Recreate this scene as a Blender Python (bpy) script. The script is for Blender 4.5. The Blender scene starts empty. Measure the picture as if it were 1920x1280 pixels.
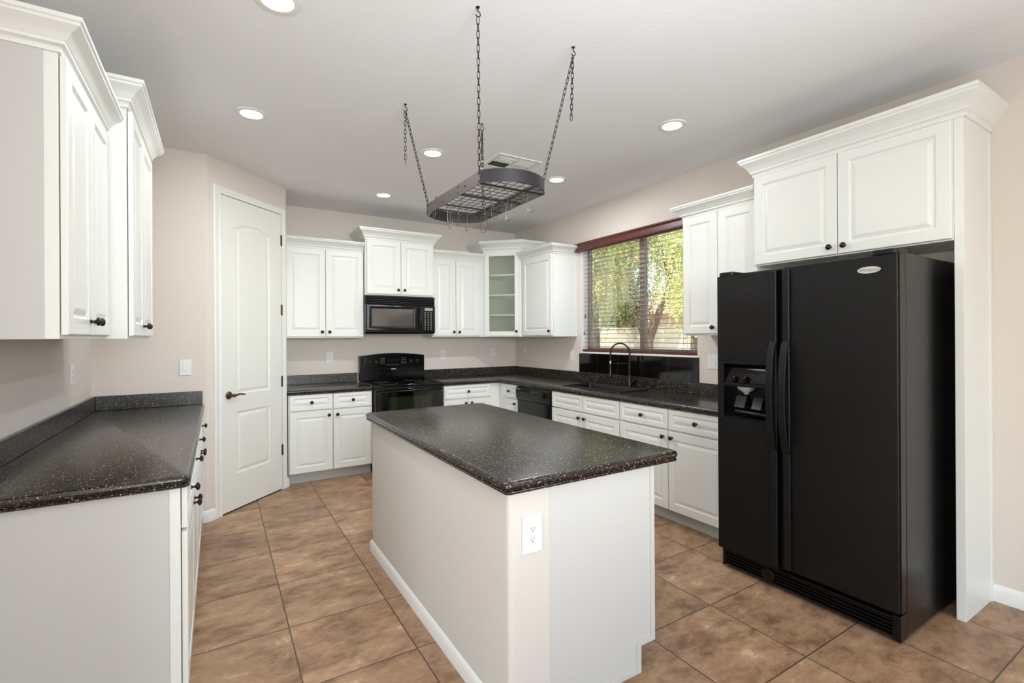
import bpy, bmesh, math, random
from mathutils import Vector, Matrix
PI = math.pi
C = bpy.context.scene.collection
sc = bpy.context.scene
random.seed(7)

# ---------------------------------------------------------------- camera
XR, YB, XL, YL, ZC = 3.524, 5.657, -0.75, 4.408, 2.843
F_PX, YAW, ROLL, CAM_H = 901.36, 0.5501, -0.0059, 1.4165
cam = bpy.data.cameras.new('camera')
co = bpy.data.objects.new('camera', cam); C.objects.link(co)
r = Vector((math.cos(YAW), -math.sin(YAW), 0)); d = Vector((math.sin(YAW), math.cos(YAW), 0)); u = Vector((0, 0, 1))
cr, sr = math.cos(ROLL), math.sin(ROLL)
R_ = cr * r + sr * u; U_ = cr * u - sr * r
m = Matrix((( R_.x, U_.x, -d.x, 0), (R_.y, U_.y, -d.y, 0), (R_.z, U_.z, -d.z, CAM_H), (0, 0, 0, 1)))
co.matrix_world = m
cam.sensor_fit = 'HORIZONTAL'; cam.sensor_width = 36; cam.lens = F_PX / 1920 * 36
cam.shift_y = -8.6 / 1920; cam.clip_start = 0.05; cam.clip_end = 200
sc.camera = co

# ---------------------------------------------------------------- world, sun, exposure
sc.view_settings.view_transform = 'Standard'; sc.view_settings.look = 'None'
sc.view_settings.exposure = 0.07; sc.view_settings.gamma = 1; sc.view_settings.use_curve_mapping = False
w = bpy.data.worlds.new('sky'); sc.world = w; w.use_nodes = True
nt = w.node_tree; bg = nt.nodes['Background']
sky = nt.nodes.new('ShaderNodeTexSky'); sky.sky_type = 'NISHITA'
sky.sun_disc = False; sky.sun_elevation = math.radians(48); sky.sun_rotation = math.radians(250); sky.dust_density = 0.6
nt.links.new(sky.outputs[0], bg.inputs[0]); bg.inputs[1].default_value = 0.5
sun = bpy.data.lights.new('sun', 'SUN'); sun.energy = 8; sun.angle = math.radians(1); sun.color = (1, .95, .86)
so = bpy.data.objects.new('sun', sun); C.objects.link(so)
so.rotation_euler = Vector((0.75, 0.12, -0.75)).to_track_quat('-Z', 'Y').to_euler()

def area(name, loc, target, sx, sy, power, col=(1, 1, 1), spread=180):
    l = bpy.data.lights.new(name, 'AREA'); l.shape = 'RECTANGLE'; l.size = sx; l.size_y = sy; l.energy = power; l.color = col
    l.spread = math.radians(spread)
    o = bpy.data.objects.new(name, l); C.objects.link(o); o.location = loc
    o.rotation_euler = (Vector(target) - Vector(loc)).to_track_quat('-Z', 'Y').to_euler()
    return o
# added area lamps, standing in for daylight from unseen living-room windows
area('rear_daylight_fill', (1.0, -4.42, 1.35), (0.4, 0, 3.3), 4.2, 2.2, 66, (.88, .955, 1.0))
area('side_daylight_fill', (-4.12, -1.2, 1.4), (0, -1.0, 3.4), 2.6, 2.0, 88, (.88, .955, 1.0))
# added fill lamps without fixtures: one lights the ceiling, one the kitchen ahead
area('ceiling_fill_light', (0.9, -0.6, 1.0), (1.0, -0.3, 2.84), 1.3, 1.3, 37, (.88, .955, 1.0), 130)
area('forward_fill_light', (0.6, -1.0, 1.8), (1.8, 4.8, 2.25), 1.5, .9, 20, (.90, .96, 1.0), 75)

# ---------------------------------------------------------------- materials
def lin(c): return tuple(((x / 255) / 12.92 if x / 255 <= .04045 else ((x / 255 + .055) / 1.055) ** 2.4) for x in c)
def mat(name, rgb, rough=.5, metal=0, spec=.5, bump=None, coat=0, emis=None, es=0, coat_rough=.05):
    m = bpy.data.materials.new(name); m.use_nodes = True; n = m.node_tree; b = n.nodes['Principled BSDF']
    b.inputs['Base Color'].default_value = (*lin(rgb), 1); b.inputs['Roughness'].default_value = rough
    b.inputs['Metallic'].default_value = metal; b.inputs['Specular IOR Level'].default_value = spec
    b.inputs['Coat Weight'].default_value = coat; b.inputs['Coat Roughness'].default_value = coat_rough
    if emis: b.inputs['Emission Color'].default_value = (*lin(emis), 1); b.inputs['Emission Strength'].default_value = es
    if bump:
        scale, strength, dist = bump
        tc = n.nodes.new('ShaderNodeTexCoord'); nz = n.nodes.new('ShaderNodeTexNoise'); bp = n.nodes.new('ShaderNodeBump')
        nz.inputs['Scale'].default_value = scale; nz.inputs['Detail'].default_value = 3
        bp.inputs['Strength'].default_value = strength; bp.inputs['Distance'].default_value = dist
        n.links.new(tc.outputs['Object'], nz.inputs['Vector']); n.links.new(nz.outputs['Fac'], bp.inputs['Height'])
        n.links.new(bp.outputs[0], b.inputs['Normal'])
    return m
def bs(m): return m.node_tree.nodes['Principled BSDF']
M = {}
M['wall'] = mat('beige_wall_paint', (219, 209, 200), .75, spec=.25, bump=(55, .25, .004))
M['islandwall'] = mat('island_wall_paint', (208, 203, 196), .6, spec=.3, bump=(60, .25, .004))
M['ceiling'] = mat('ceiling_paint', (238, 238, 238), .85, spec=.15, bump=(45, .3, .004))
M['white'] = mat('white_cabinet_lacquer', (230, 231, 226), .32, spec=.45)
M['panel'] = mat('pale_grey_panel', (199, 198, 195), .45, spec=.4)  # greyer than the cabinet lacquer, for the camera-facing panels
M['trim'] = mat('white_trim_paint', (232, 231, 226), .4)
M['door'] = mat('door_paint', (229, 228, 220), .42)
M['toe'] = mat('toe_kick_paint', (188, 190, 184), .5)
M['inside'] = mat('cabinet_interior', (226, 228, 218), .6)
M['shelf'] = mat('shelf_white', (240, 240, 236), .5)
M['bronze'] = mat('oil_rubbed_bronze', (58, 44, 40), .28, metal=.75)
M['handle'] = mat('antique_bronze', (104, 88, 74), .3, metal=.85)
M['hinge'] = mat('dark_hinge_metal', (72, 60, 54), .4, metal=.8)
M['fridgeflat'] = mat('fridge_black_smooth', (10, 9, 9), .28, spec=.3)
M['fridgeside'] = mat('fridge_side_black', (11, 10, 10), .3, spec=.35, bump=(260, .08, .001))
M['gloss'] = mat('gloss_black', (5, 5, 5), .14, spec=.4)
M['slatblack'] = mat('vent_slat_black', (34, 34, 33), .25, spec=.6)
M['matte'] = mat('matte_black_plastic', (13, 13, 13), .42, spec=.3)
M['dark'] = mat('dark_void', (4, 4, 4), .8, spec=.1)
M['blackglass'] = mat('black_glass', (5, 5, 5), .04, spec=.6)
M['ovenglass'] = mat('oven_window_glass', (30, 34, 20), .05, spec=.8)
M['mwglass'] = mat('microwave_window_glass', (88, 82, 76), .08, spec=1.0)
M['display'] = mat('display_tan', (170, 152, 128), .3)
M['clock'] = mat('dark_display', (12, 14, 12), .15)
M['print'] = mat('grey_print', (150, 150, 146), .5)
M['badge'] = mat('badge_silver', (196, 196, 190), .25, metal=.35)
M['badgeink'] = mat('badge_ink', (90, 90, 90), .4)
M['plate'] = mat('switch_plate_white', (226, 226, 224), .35)
M['slot'] = mat('outlet_slot', (30, 28, 26), .6)
M['steel'] = mat('galvanised_wire', (120, 112, 104), .3, metal=.9)
M['rackbar'] = mat('rack_brushed_bar', (98, 90, 84), .45, metal=.55)
M['racksteel'] = mat('rack_dark_steel', (44, 42, 45), .42, metal=.3)
M['chain'] = mat('chain_iron', (52, 44, 40), .4, metal=.7)
M['faucet'] = mat('faucet_black', (14, 13, 12), .3)
M['chrome'] = mat('chrome', (210, 210, 205), .12, metal=1)
M['sink'] = mat('sink_black_composite', (10, 10, 10), .35)
M['tile'] = mat('glossy_black_tile', (12, 10, 9), .06, spec=.6)
M['grout'] = mat('dark_grout', (66, 60, 54), .8)
M['blind'] = mat('cherry_wood_blind', (92, 50, 42), .38, bump=(30, .1, .002))
M['cord'] = mat('blind_cord', (120, 76, 66), .7)
M['winframe'] = mat('window_frame_tan', (150, 138, 126), .45)
M['bulb'] = mat('lit_lens', (255, 250, 240), .5, emis=(255, 246, 232), es=6)
M['ventwhite'] = mat('vent_white', (222, 222, 218), .45)
M['reddot'] = mat('red_mark', (200, 24, 20), .5)
M['bark'] = mat('bark', (112, 92, 74), .9, bump=(20, .6, .02))
M['block'] = mat('block_wall', (232, 222, 200), .9, bump=(30, .3, .01))
M['post'] = mat('fence_post', (246, 242, 232), .8)
M['house'] = mat('neighbour_stucco', (206, 176, 150), .9)
M['roof'] = mat('neighbour_roof', (190, 150, 126), .9, bump=(14, .5, .03))
M['gravel'] = mat('gravel', (186, 166, 140), .95, bump=(40, .6, .02))
def leafmat(name, a, b_):
    m = mat(name, a, .6); n = m.node_tree
    oi = n.nodes.new('ShaderNodeTexCoord'); nz = n.nodes.new('ShaderNodeTexNoise'); nz.inputs['Scale'].default_value = 1.7
    rp = n.nodes.new('ShaderNodeValToRGB'); rp.color_ramp.elements[0].position = .38; rp.color_ramp.elements[1].position = .62
    rp.color_ramp.elements[0].color = (*lin(a), 1); rp.color_ramp.elements[1].color = (*lin(b_), 1)
    n.links.new(oi.outputs['Object'], nz.inputs['Vector']); n.links.new(nz.outputs['Fac'], rp.inputs[0]); n.links.new(rp.outputs[0], bs(m).inputs['Base Color'])
    tr = n.nodes.new('ShaderNodeBsdfTranslucent'); mx = n.nodes.new('ShaderNodeMixShader'); mx.inputs[0].default_value = .4
    n.links.new(rp.outputs[0], tr.inputs[0]); out = n.nodes['Material Output']
    n.links.new(bs(m).outputs[0], mx.inputs[1]); n.links.new(tr.outputs[0], mx.inputs[2]); n.links.new(mx.outputs[0], out.inputs[0])
    return m
M['leaf'] = leafmat('mesquite_leaves', (222, 214, 140), (184, 188, 126))
M['leafdark'] = leafmat('shrub_leaves', (120, 140, 84), (172, 178, 104))

# pebbled fridge door
def mk_pebble():
    m = mat('fridge_pebbled_black', (10, 9, 9), .27, spec=.3); n = m.node_tree
    tc = n.nodes.new('ShaderNodeTexCoord'); v = n.nodes.new('ShaderNodeTexNoise'); v.inputs['Scale'].default_value = 170; v.inputs['Detail'].default_value = 1.5
    v.inputs['Distortion'].default_value = 1.5
    bp = n.nodes.new('ShaderNodeBump'); bp.inputs['Strength'].default_value = .7; bp.inputs['Distance'].default_value = .002
    n.links.new(tc.outputs['Object'], v.inputs['Vector']); n.links.new(v.outputs['Fac'], bp.inputs['Height']); n.links.new(bp.outputs[0], bs(m).inputs['Normal'])
    return m
M['pebble'] = mk_pebble()

# speckled solid-surface counter
def mk_counter():
    m = mat('speckled_black_counter', (26, 21, 17), .24, spec=.6); n = m.node_tree
    tc = n.nodes.new('ShaderNodeTexCoord')
    vo = n.nodes.new('ShaderNodeTexVoronoi'); vo.inputs['Scale'].default_value = 135; vo.inputs['Randomness'].default_value = 1
    nz = n.nodes.new('ShaderNodeTexNoise'); nz.inputs['Scale'].default_value = 60; nz.inputs['Detail'].default_value = 2
    vm = n.nodes.new('ShaderNodeVectorMath'); vm.operation = 'MULTIPLY_ADD'; vm.inputs[1].default_value = (.012, .012, .012)
    n.links.new(tc.outputs['Object'], nz.inputs['Vector']); n.links.new(nz.outputs['Color'], vm.inputs[0]); n.links.new(tc.outputs['Object'], vm.inputs[2]); n.links.new(vm.outputs[0], vo.inputs['Vector'])
    lt = n.nodes.new('ShaderNodeMath'); lt.operation = 'LESS_THAN'; lt.inputs[1].default_value = .30
    n.links.new(vo.outputs['Distance'], lt.inputs[0])
    sp = n.nodes.new('ShaderNodeSeparateColor'); n.links.new(vo.outputs['Color'], sp.inputs[0])
    gt = n.nodes.new('ShaderNodeMath'); gt.operation = 'GREATER_THAN'; gt.inputs[1].default_value = .82
    n.links.new(sp.outputs[0], gt.inputs[0])
    mu = n.nodes.new('ShaderNodeMath'); mu.operation = 'MULTIPLY'; n.links.new(lt.outputs[0], mu.inputs[0]); n.links.new(gt.outputs[0], mu.inputs[1])
    # fine light grain
    v2 = n.nodes.new('ShaderNodeTexVoronoi'); v2.inputs['Scale'].default_value = 260
    s2 = n.nodes.new('ShaderNodeSeparateColor'); n.links.new(tc.outputs['Object'], v2.inputs['Vector']); n.links.new(v2.outputs['Color'], s2.inputs[0])
    g2 = n.nodes.new('ShaderNodeMath'); g2.operation = 'GREATER_THAN'; g2.inputs[1].default_value = .90; n.links.new(s2.outputs[0], g2.inputs[0])
    mA = n.nodes.new('ShaderNodeMix'); mA.data_type = 'RGBA'; mA.inputs[6].default_value = (*lin((28, 22, 18)), 1); mA.inputs[7].default_value = (*lin((92, 80, 68)), 1)
    n.links.new(g2.outputs[0], mA.inputs[0])
    mB = n.nodes.new('ShaderNodeMix'); mB.data_type = 'RGBA'; mB.inputs[7].default_value = (*lin((178, 166, 142)), 1)
    n.links.new(mu.outputs[0], mB.inputs[0]); n.links.new(mA.outputs[2], mB.inputs[6]); n.links.new(mB.outputs[2], bs(m).inputs['Base Color'])
    return m
M['counter'] = mk_counter()

# travertine-look floor tile
def mk_floor():
    m = mat('travertine_floor_tile', (170, 132, 100), .42, spec=.4); n = m.node_tree; L = n.links.new
    tc = n.nodes.new('ShaderNodeTexCoord')
    mp = n.nodes.new('ShaderNodeMapping'); mp.vector_type = 'POINT'; mp.inputs['Location'].default_value = (-.293, -.167, 0)
    L(tc.outputs['Object'], mp.inputs[0])
    dv = n.nodes.new('ShaderNodeVectorMath'); dv.operation = 'DIVIDE'; dv.inputs[1].default_value = (.478, .483, 1); L(mp.outputs[0], dv.inputs[0])
    fl = n.nodes.new('ShaderNodeVectorMath'); fl.operation = 'FLOOR'; L(dv.outputs[0], fl.inputs[0])
    fr = n.nodes.new('ShaderNodeVectorMath'); fr.operation = 'FRACTION'; L(dv.outputs[0], fr.inputs[0])
    wn = n.nodes.new('ShaderNodeTexWhiteNoise'); wn.noise_dimensions = '3D'; L(fl.outputs[0], wn.inputs['Vector'])
    # distance to joint
    sx = n.nodes.new('ShaderNodeSeparateXYZ'); L(fr.outputs[0], sx.inputs[0])
    def edge(o):
        a = n.nodes.new('ShaderNodeMath'); a.operation = 'SUBTRACT'; a.inputs[0].default_value = 1; L(o, a.inputs[1])
        b = n.nodes.new('ShaderNodeMath'); b.operation = 'MINIMUM'; L(o, b.inputs[0]); L(a.outputs[0], b.inputs[1]); return b.outputs[0]
    mn = n.nodes.new('ShaderNodeMath'); mn.operation = 'MINIMUM'; L(edge(sx.outputs[0]), mn.inputs[0]); L(edge(sx.outputs[1]), mn.inputs[1])
    gr = n.nodes.new('ShaderNodeMath'); gr.operation = 'LESS_THAN'; gr.inputs[1].default_value = .0062; L(mn.outputs[0], gr.inputs[0])
    # per tile shifted noise
    ofs = n.nodes.new('ShaderNodeVectorMath'); ofs.operation = 'MULTIPLY_ADD'; ofs.inputs[1].default_value = (13, 13, 13); L(wn.outputs['Color'], ofs.inputs[0]); L(tc.outputs['Object'], ofs.inputs[2])
    st = n.nodes.new('ShaderNodeMapping'); st.inputs['Scale'].default_value = (1, 1.7, 1); L(ofs.outputs[0], st.inputs[0])
    n1 = n.nodes.new('ShaderNodeTexNoise'); n1.inputs['Scale'].default_value = 8; n1.inputs['Detail'].default_value = 9; n1.inputs['Roughness'].default_value = .74; n1.inputs['Distortion'].default_value = .25; L(st.outputs[0], n1.inputs['Vector'])
    rp = n.nodes.new('ShaderNodeValToRGB'); e = rp.color_ramp.elements
    e[0].position = .39; e[0].color = (*lin((120, 91, 68)), 1); e[1].position = .63; e[1].color = (*lin((204, 172, 138)), 1)
    a = e.new(.5); a.color = (*lin((160, 126, 97)), 1); a = e.new(.6); a.color = (*lin((178, 145, 114)), 1)
    n0 = n.nodes.new('ShaderNodeTexNoise'); n0.inputs['Scale'].default_value = 2.6; n0.inputs['Detail'].default_value = 4; n0.inputs['Distortion'].default_value = .8; L(st.outputs[0], n0.inputs['Vector'])
    n3 = n.nodes.new('ShaderNodeMix'); n3.data_type = 'FLOAT'; n3.inputs[0].default_value = .35; L(n1.outputs['Fac'], n3.inputs[2]); L(n0.outputs['Fac'], n3.inputs[3]); L(n3.outputs[0], rp.inputs[0])
    # tile-to-tile tone
    hs = n.nodes.new('ShaderNodeHueSaturation'); mr = n.nodes.new('ShaderNodeMapRange'); mr.inputs[3].default_value = .9; mr.inputs[4].default_value = 1.08
    L(wn.outputs['Value'], mr.inputs[0]); L(mr.outputs[0], hs.inputs['Value']); L(rp.outputs[0], hs.inputs['Color'])
    # pits
    pv = n.nodes.new('ShaderNodeTexNoise'); pv.inputs['Scale'].default_value = 85; pv.inputs['Detail'].default_value = 2; L(st.outputs[0], pv.inputs['Vector'])
    pm = n.nodes.new('ShaderNodeTexNoise'); pm.inputs['Scale'].default_value = 3; L(ofs.outputs[0], pm.inputs['Vector'])
    pa = n.nodes.new('ShaderNodeMath'); pa.operation = 'ADD'; L(pv.outputs['Fac'], pa.inputs[0]); L(pm.outputs['Fac'], pa.inputs[1])
    pt = n.nodes.new('ShaderNodeMath'); pt.operation = 'GREATER_THAN'; pt.inputs[1].default_value = 1.36; L(pa.outputs[0], pt.inputs[0])
    x1 = n.nodes.new('ShaderNodeMix'); x1.data_type = 'RGBA'; x1.inputs[7].default_value = (*lin((104, 80, 60)), 1); L(pt.outputs[0], x1.inputs[0]); L(hs.outputs[0], x1.inputs[6])
    x2 = n.nodes.new('ShaderNodeMix'); x2.data_type = 'RGBA'; x2.inputs[7].default_value = (*lin((82, 68, 58)), 1); L(gr.outputs[0], x2.inputs[0]); L(x1.outputs[2], x2.inputs[6])
    L(x2.outputs[2], bs(m).inputs['Base Color'])
    hh = n.nodes.new('ShaderNodeMath'); hh.operation = 'MULTIPLY'; hh.inputs[1].default_value = -1; L(gr.outputs[0], hh.inputs[0])
    h2 = n.nodes.new('ShaderNodeMath'); h2.operation = 'MULTIPLY_ADD'; h2.inputs[1].default_value = .35; L(n1.outputs['Fac'], h2.inputs[0]); L(hh.outputs[0], h2.inputs[2])
    bp = n.nodes.new('ShaderNodeBump'); bp.inputs['Strength'].default_value = .6; bp.inputs['Distance'].default_value = .003; L(h2.outputs[0], bp.inputs['Height']); L(bp.outputs[0], bs(m).inputs['Normal'])
    return m
M['floor'] = mk_floor()

# glazing: transparent with a fresnel reflection
def mk_glass(name, tint, refl=1.0, rough=.02, bump=None):
    m = bpy.data.materials.new(name); m.use_nodes = True; n = m.node_tree; n.nodes.clear(); L = n.links.new
    out = n.nodes.new('ShaderNodeOutputMaterial'); t = n.nodes.new('ShaderNodeBsdfTransparent'); t.inputs[0].default_value = (*tint, 1)
    g = n.nodes.new('ShaderNodeBsdfGlossy'); g.inputs['Roughness'].default_value = rough
    f = n.nodes.new('ShaderNodeFresnel'); f.inputs[0].default_value = 1.45; mu = n.nodes.new('ShaderNodeMath'); mu.operation = 'MULTIPLY'; mu.inputs[1].default_value = refl
    mx = n.nodes.new('ShaderNodeMixShader'); L(f.outputs[0], mu.inputs[0]); L(mu.outputs[0], mx.inputs[0]); L(t.outputs[0], mx.inputs[1]); L(g.outputs[0], mx.inputs[2]); L(mx.outputs[0], out.inputs[0])
    if bump:
        tc = n.nodes.new('ShaderNodeTexCoord'); nz = n.nodes.new('ShaderNodeTexNoise'); nz.inputs['Scale'].default_value = bump; nz.inputs['Detail'].default_value = 1
        bp = n.nodes.new('ShaderNodeBump'); bp.inputs['Strength'].default_value = .6; bp.inputs['Distance'].default_value = .004
        L(tc.outputs['Object'], nz.inputs['Vector']); L(nz.outputs['Fac'], bp.inputs['Height']); L(bp.outputs[0], g.inputs['Normal']); L(bp.outputs[0], f.inputs['Normal'])
    return m
def frost(m, col, k):
    n = m.node_tree; out = [x for x in n.nodes if x.type == 'OUTPUT_MATERIAL'][0]; src = out.inputs[0].links[0].from_socket
    df = n.nodes.new('ShaderNodeBsdfDiffuse'); df.inputs[0].default_value = (*lin(col), 1); mx = n.nodes.new('ShaderNodeMixShader'); mx.inputs[0].default_value = k
    n.links.new(src, mx.inputs[1]); n.links.new(df.outputs[0], mx.inputs[2]); n.links.new(mx.outputs[0], out.inputs[0])
M['glass'] = mk_glass('window_glass', (.96, .98, .97), .6)
M['seeded'] = mk_glass('seeded_green_glass', (.93, .955, .90), 1.0, .15, bump=90); frost(M['seeded'], (214, 220, 206), .13)

# ---------------------------------------------------------------- mesh helpers
class MB:
    def __init__(s): s.v = []; s.f = []
    def add(s, vs, fs):
        o = len(s.v); s.v += [tuple(v) for v in vs]; s.f += [tuple(i + o for i in f) for f in fs]; return s
    def box(s, x0, x1, y0, y1, z0, z1):
        return s.add([(x0, y0, z0), (x1, y0, z0), (x1, y1, z0), (x0, y1, z0), (x0, y0, z1), (x1, y0, z1), (x1, y1, z1), (x0, y1, z1)],
                     [(0, 3, 2, 1), (4, 5, 6, 7), (0, 1, 5, 4), (1, 2, 6, 5), (2, 3, 7, 6), (3, 0, 4, 7)])
    def prism(s, poly, z0, z1):
        n = len(poly)
        return s.add([(x, y, z0) for x, y in poly] + [(x, y, z1) for x, y in poly],
                     [tuple(range(n - 1, -1, -1)), tuple(range(n, 2 * n))] + [(i, (i + 1) % n, n + (i + 1) % n, n + i) for i in range(n)])
    def prism_y(s, poly, y0, y1):   # polygon in xz, extruded along y
        n = len(poly)
        return s.add([(x, y0, z) for x, z in poly] + [(x, y1, z) for x, z in poly],
                     [tuple(range(n)), tuple(range(2 * n - 1, n - 1, -1))] + [(i, n + i, n + (i + 1) % n, (i + 1) % n) for i in range(n)])
    def prism_x(s, poly, x0, x1):   # polygon in yz, extruded along x
        n = len(poly)
        return s.add([(x0, y, z) for y, z in poly] + [(x1, y, z) for y, z in poly],
                     [tuple(range(n - 1, -1, -1)), tuple(range(n, 2 * n))] + [(i, (i + 1) % n, n + (i + 1) % n, n + i) for i in range(n)])
    def lathe(s, prof, seg=20, M_=None):  # prof: (radius, height) about local z
        vs = []; fs = []; k = len(prof)
        for i in range(seg):
            a = 2 * PI * i / seg
            for r_, h in prof: vs.append(Vector((r_ * math.cos(a), r_ * math.sin(a), h)))
        for i in range(seg):
            j = (i + 1) % seg
            for q in range(k - 1): fs.append((i * k + q, j * k + q, j * k + q + 1, i * k + q + 1))
        if M_ is not None: vs = [M_ @ v for v in vs]
        return s.add(vs, fs)
    def tube(s, pts, r_, seg=8, cap=True, closed=False):
        pts = [Vector(p) for p in pts]; n = len(pts); vs = []; fs = []; up = None
        for i, p in enumerate(pts):
            if closed: t = (pts[(i + 1) % n] - pts[i - 1]).normalized()
            else: t = (pts[min(i + 1, n - 1)] - pts[max(i - 1, 0)]).normalized()
            if up is None:
                up = Vector((0, 0, 1)) if abs(t.z) < .9 else Vector((1, 0, 0))
            a = t.cross(up).normalized(); up = a.cross(t).normalized()
            rr = r_[i] if isinstance(r_, (list, tuple)) else r_
            for k in range(seg):
                th = 2 * PI * k / seg; vs.append(p + rr * (math.cos(th) * a + math.sin(th) * up))
        for i in range(n if closed else n - 1):
            j = (i + 1) % n
            for k in range(seg): fs.append((i * seg + k, i * seg + (k + 1) % seg, j * seg + (k + 1) % seg, j * seg + k))
        if cap and not closed: fs += [tuple(range(seg - 1, -1, -1)), tuple((n - 1) * seg + k for k in range(seg))]
        return s.add(vs, fs)
    def sweep(s, path, prof, closed=False, z=0):
        # path: 2D points; prof: (out, up), outward = right-hand side of travel; mitred corners
        n = len(path); P = [Vector(p) for p in path]; vs = []; fs = []; k = len(prof)
        for i in range(n):
            if closed or 0 < i < n - 1:
                a = (P[i] - P[i - 1]).normalized(); b = (P[(i + 1) % n] - P[i]).normalized()
                na = Vector((a.y, -a.x)); nb = Vector((b.y, -b.x)); mm = (na + nb).normalized(); mm = mm / max(.2, mm.dot(na))
            else:
                a = (P[1] - P[0]).normalized() if i == 0 else (P[-1] - P[-2]).normalized(); mm = Vector((a.y, -a.x))
            for o, up in prof: vs.append((P[i].x + mm.x * o, P[i].y + mm.y * o, z + up))
        for i in range(n if closed else n - 1):
            j = (i + 1) % n
            for q in range(k): fs.append((i * k + q, j * k + q, j * k + (q + 1) % k, i * k + (q + 1) % k))
        if not closed: fs += [tuple(range(k)), tuple((n - 1) * k + q for q in range(k - 1, -1, -1))]
        return s.add(vs, fs)
    def slab(s, poly, prof):
        # poly ccw outline, prof [(inset, z)] from top to bottom
        n = len(poly); P = [Vector(p) for p in poly]; vs = []; k = len(prof)
        for ins, z in prof:
            for i in range(n):
                a = (P[i] - P[i - 1]).normalized(); b = (P[(i + 1) % n] - P[i]).normalized()
                na = Vector((-a.y, a.x)); nb = Vector((-b.y, b.x)); mm = (na + nb).normalized(); mm = mm / max(.3, mm.dot(na))
                vs.append((P[i].x + mm.x * ins, P[i].y + mm.y * ins, z))
        fs = [tuple(range(n))] + [tuple((k - 1) * n + i for i in range(n - 1, -1, -1))]
        for q in range(k - 1):
            for i in range(n): fs.append((q * n + i, (q + 1) * n + i, (q + 1) * n + (i + 1) % n, q * n + (i + 1) % n))
        return s.add(vs, fs)
    def xf(s, M_): s.v = [tuple(M_ @ Vector(v)) for v in s.v]; return s
    def build(s, name, m, parent=None, bevel=0, smooth=False, seg=2, loc=(0, 0, 0), rz=0):
        me = bpy.data.meshes.new(name); me.from_pydata(s.v, [], s.f)
        bm = bmesh.new(); bm.from_mesh(me); bmesh.ops.recalc_face_normals(bm, faces=bm.faces); bm.to_mesh(me); bm.free()
        me.materials.append(m); o = bpy.data.objects.new(name, me); C.objects.link(o)
        if parent: o.parent = parent
        o.location = loc; o.rotation_euler = (0, 0, rz)
        if bevel:
            md = o.modifiers.new('bevel', 'BEVEL'); md.width = bevel; md.segments = seg; md.limit_method = 'ANGLE'; md.angle_limit = math.radians(40)
            for pl in me.polygons: pl.use_smooth = True
            try: md.harden_normals = True
            except Exception: pass
        if smooth:
            for pl in me.polygons: pl.use_smooth = True
            me.set_sharp_from_angle(angle=math.radians(38))
        return o
def tag(o, label=None, cat=None, group=None, kind=None):
    if label: o['label'] = label
    if cat: o['category'] = cat
    if group: o['group'] = group
    if kind: o['kind'] = kind
    return o
def thing(name, label, cat, loc=(0, 0, 0), rz=0, group=None):
    o = bpy.data.objects.new(name, None); C.objects.link(o); o.location = loc; o.rotation_euler = (0, 0, rz); o.empty_display_size = .1
    return tag(o, label, cat, group)
def arc(cx, cy, r_, a0, a1, n): return [(cx + r_ * math.cos(a0 + (a1 - a0) * i / n), cy + r_ * math.sin(a0 + (a1 - a0) * i / n)) for i in range(n + 1)]
def roundpoly(pts, radii, n=6):
    out = []; k = len(pts)
    for i, p in enumerate(pts):
        r_ = radii[i]
        if r_ == 0: out.append(p); continue
        P = Vector(p); a = (Vector(pts[i - 1]) - P).normalized(); b = (Vector(pts[(i + 1) % k]) - P).normalized()
        half = a.angle(b) / 2; dist = r_ / math.tan(half); c = P + (a + b).normalized() * (r_ / math.sin(half))
        s0 = P + a * dist; s1 = P + b * dist; a0 = math.atan2(s0.y - c.y, s0.x - c.x); a1 = math.atan2(s1.y - c.y, s1.x - c.x)
        dd = (a1 - a0 + PI) % (2 * PI) - PI
        out += [(c.x + r_ * math.cos(a0 + dd * t / n), c.y + r_ * math.sin(a0 + dd * t / n)) for t in range(n + 1)]
    return out
def text(name, body, size, m, parent, M_, depth=.0006, shear=0, sx=1):
    cu = bpy.data.curves.new(name, 'FONT'); cu.body = body; cu.size = size; cu.align_x = 'CENTER'; cu.align_y = 'CENTER'; cu.extrude = depth; cu.shear = shear; cu.resolution_u = 3
    t = bpy.data.objects.new(name, cu); C.objects.link(t); bpy.context.view_layer.update()
    me = bpy.data.meshes.new_from_object(t); bpy.data.objects.remove(t); me.name = name
    me.materials.clear(); me.materials.append(m)
    me.transform(M_ @ Matrix.Diagonal((sx, 1, 1, 1)))
    o = bpy.data.objects.new(name, me); C.objects.link(o); o.parent = parent
    return o
FRONT = Matrix(((1, 0, 0, 0), (0, 0, -1, 0), (0, 1, 0, 0), (0, 0, 0, 1)))   # text plane xy -> local xz facing -y
def T(x, y, z): return Matrix.Translation((x, y, z))

# ---------------------------------------------------------------- room shell
def struct(o): o['kind'] = 'structure'; return o
X0, Y0 = -4.2, -4.5
struct(MB().box(X0 - .2, XR + .2, Y0 - .2, YB + .2, -.12, 0).build('floor', M['floor']))
struct(MB().box(X0 - .2, XR + .2, Y0 - .2, YB + .2, ZC, ZC + .15).build('ceiling', M['ceiling']))
struct(MB().box(.568, XR, YB, YB + .15, 0, ZC).build('wall_back', M['wall']))
WY0, WY1, WZ0, WZ1 = 2.688, 4.238, 1.246, 2.44
struct(MB().box(XR, XR + .16, Y0, WY0, 0, ZC).box(XR, XR + .16, WY1, YB + .15, 0, ZC).box(XR, XR + .16, WY0, WY1, 0, WZ0).box(XR, XR + .16, WY0, WY1, WZ1, ZC).build('wall_right', M['wall']))
struct(MB().prism([(XL, 1.6), (XL, YL), (XL - .15, YL), (XL - .15, 1.6)][::-1], 0, ZC).build('wall_left', M['wall']))
pw = roundpoly([(XL - .15, YL), (-.065, YL), (.568, YL + .633), (.568, YB + .15), (XL - .15, YB + .15)], [0, .03, .03, 0, 0], 4)
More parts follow.
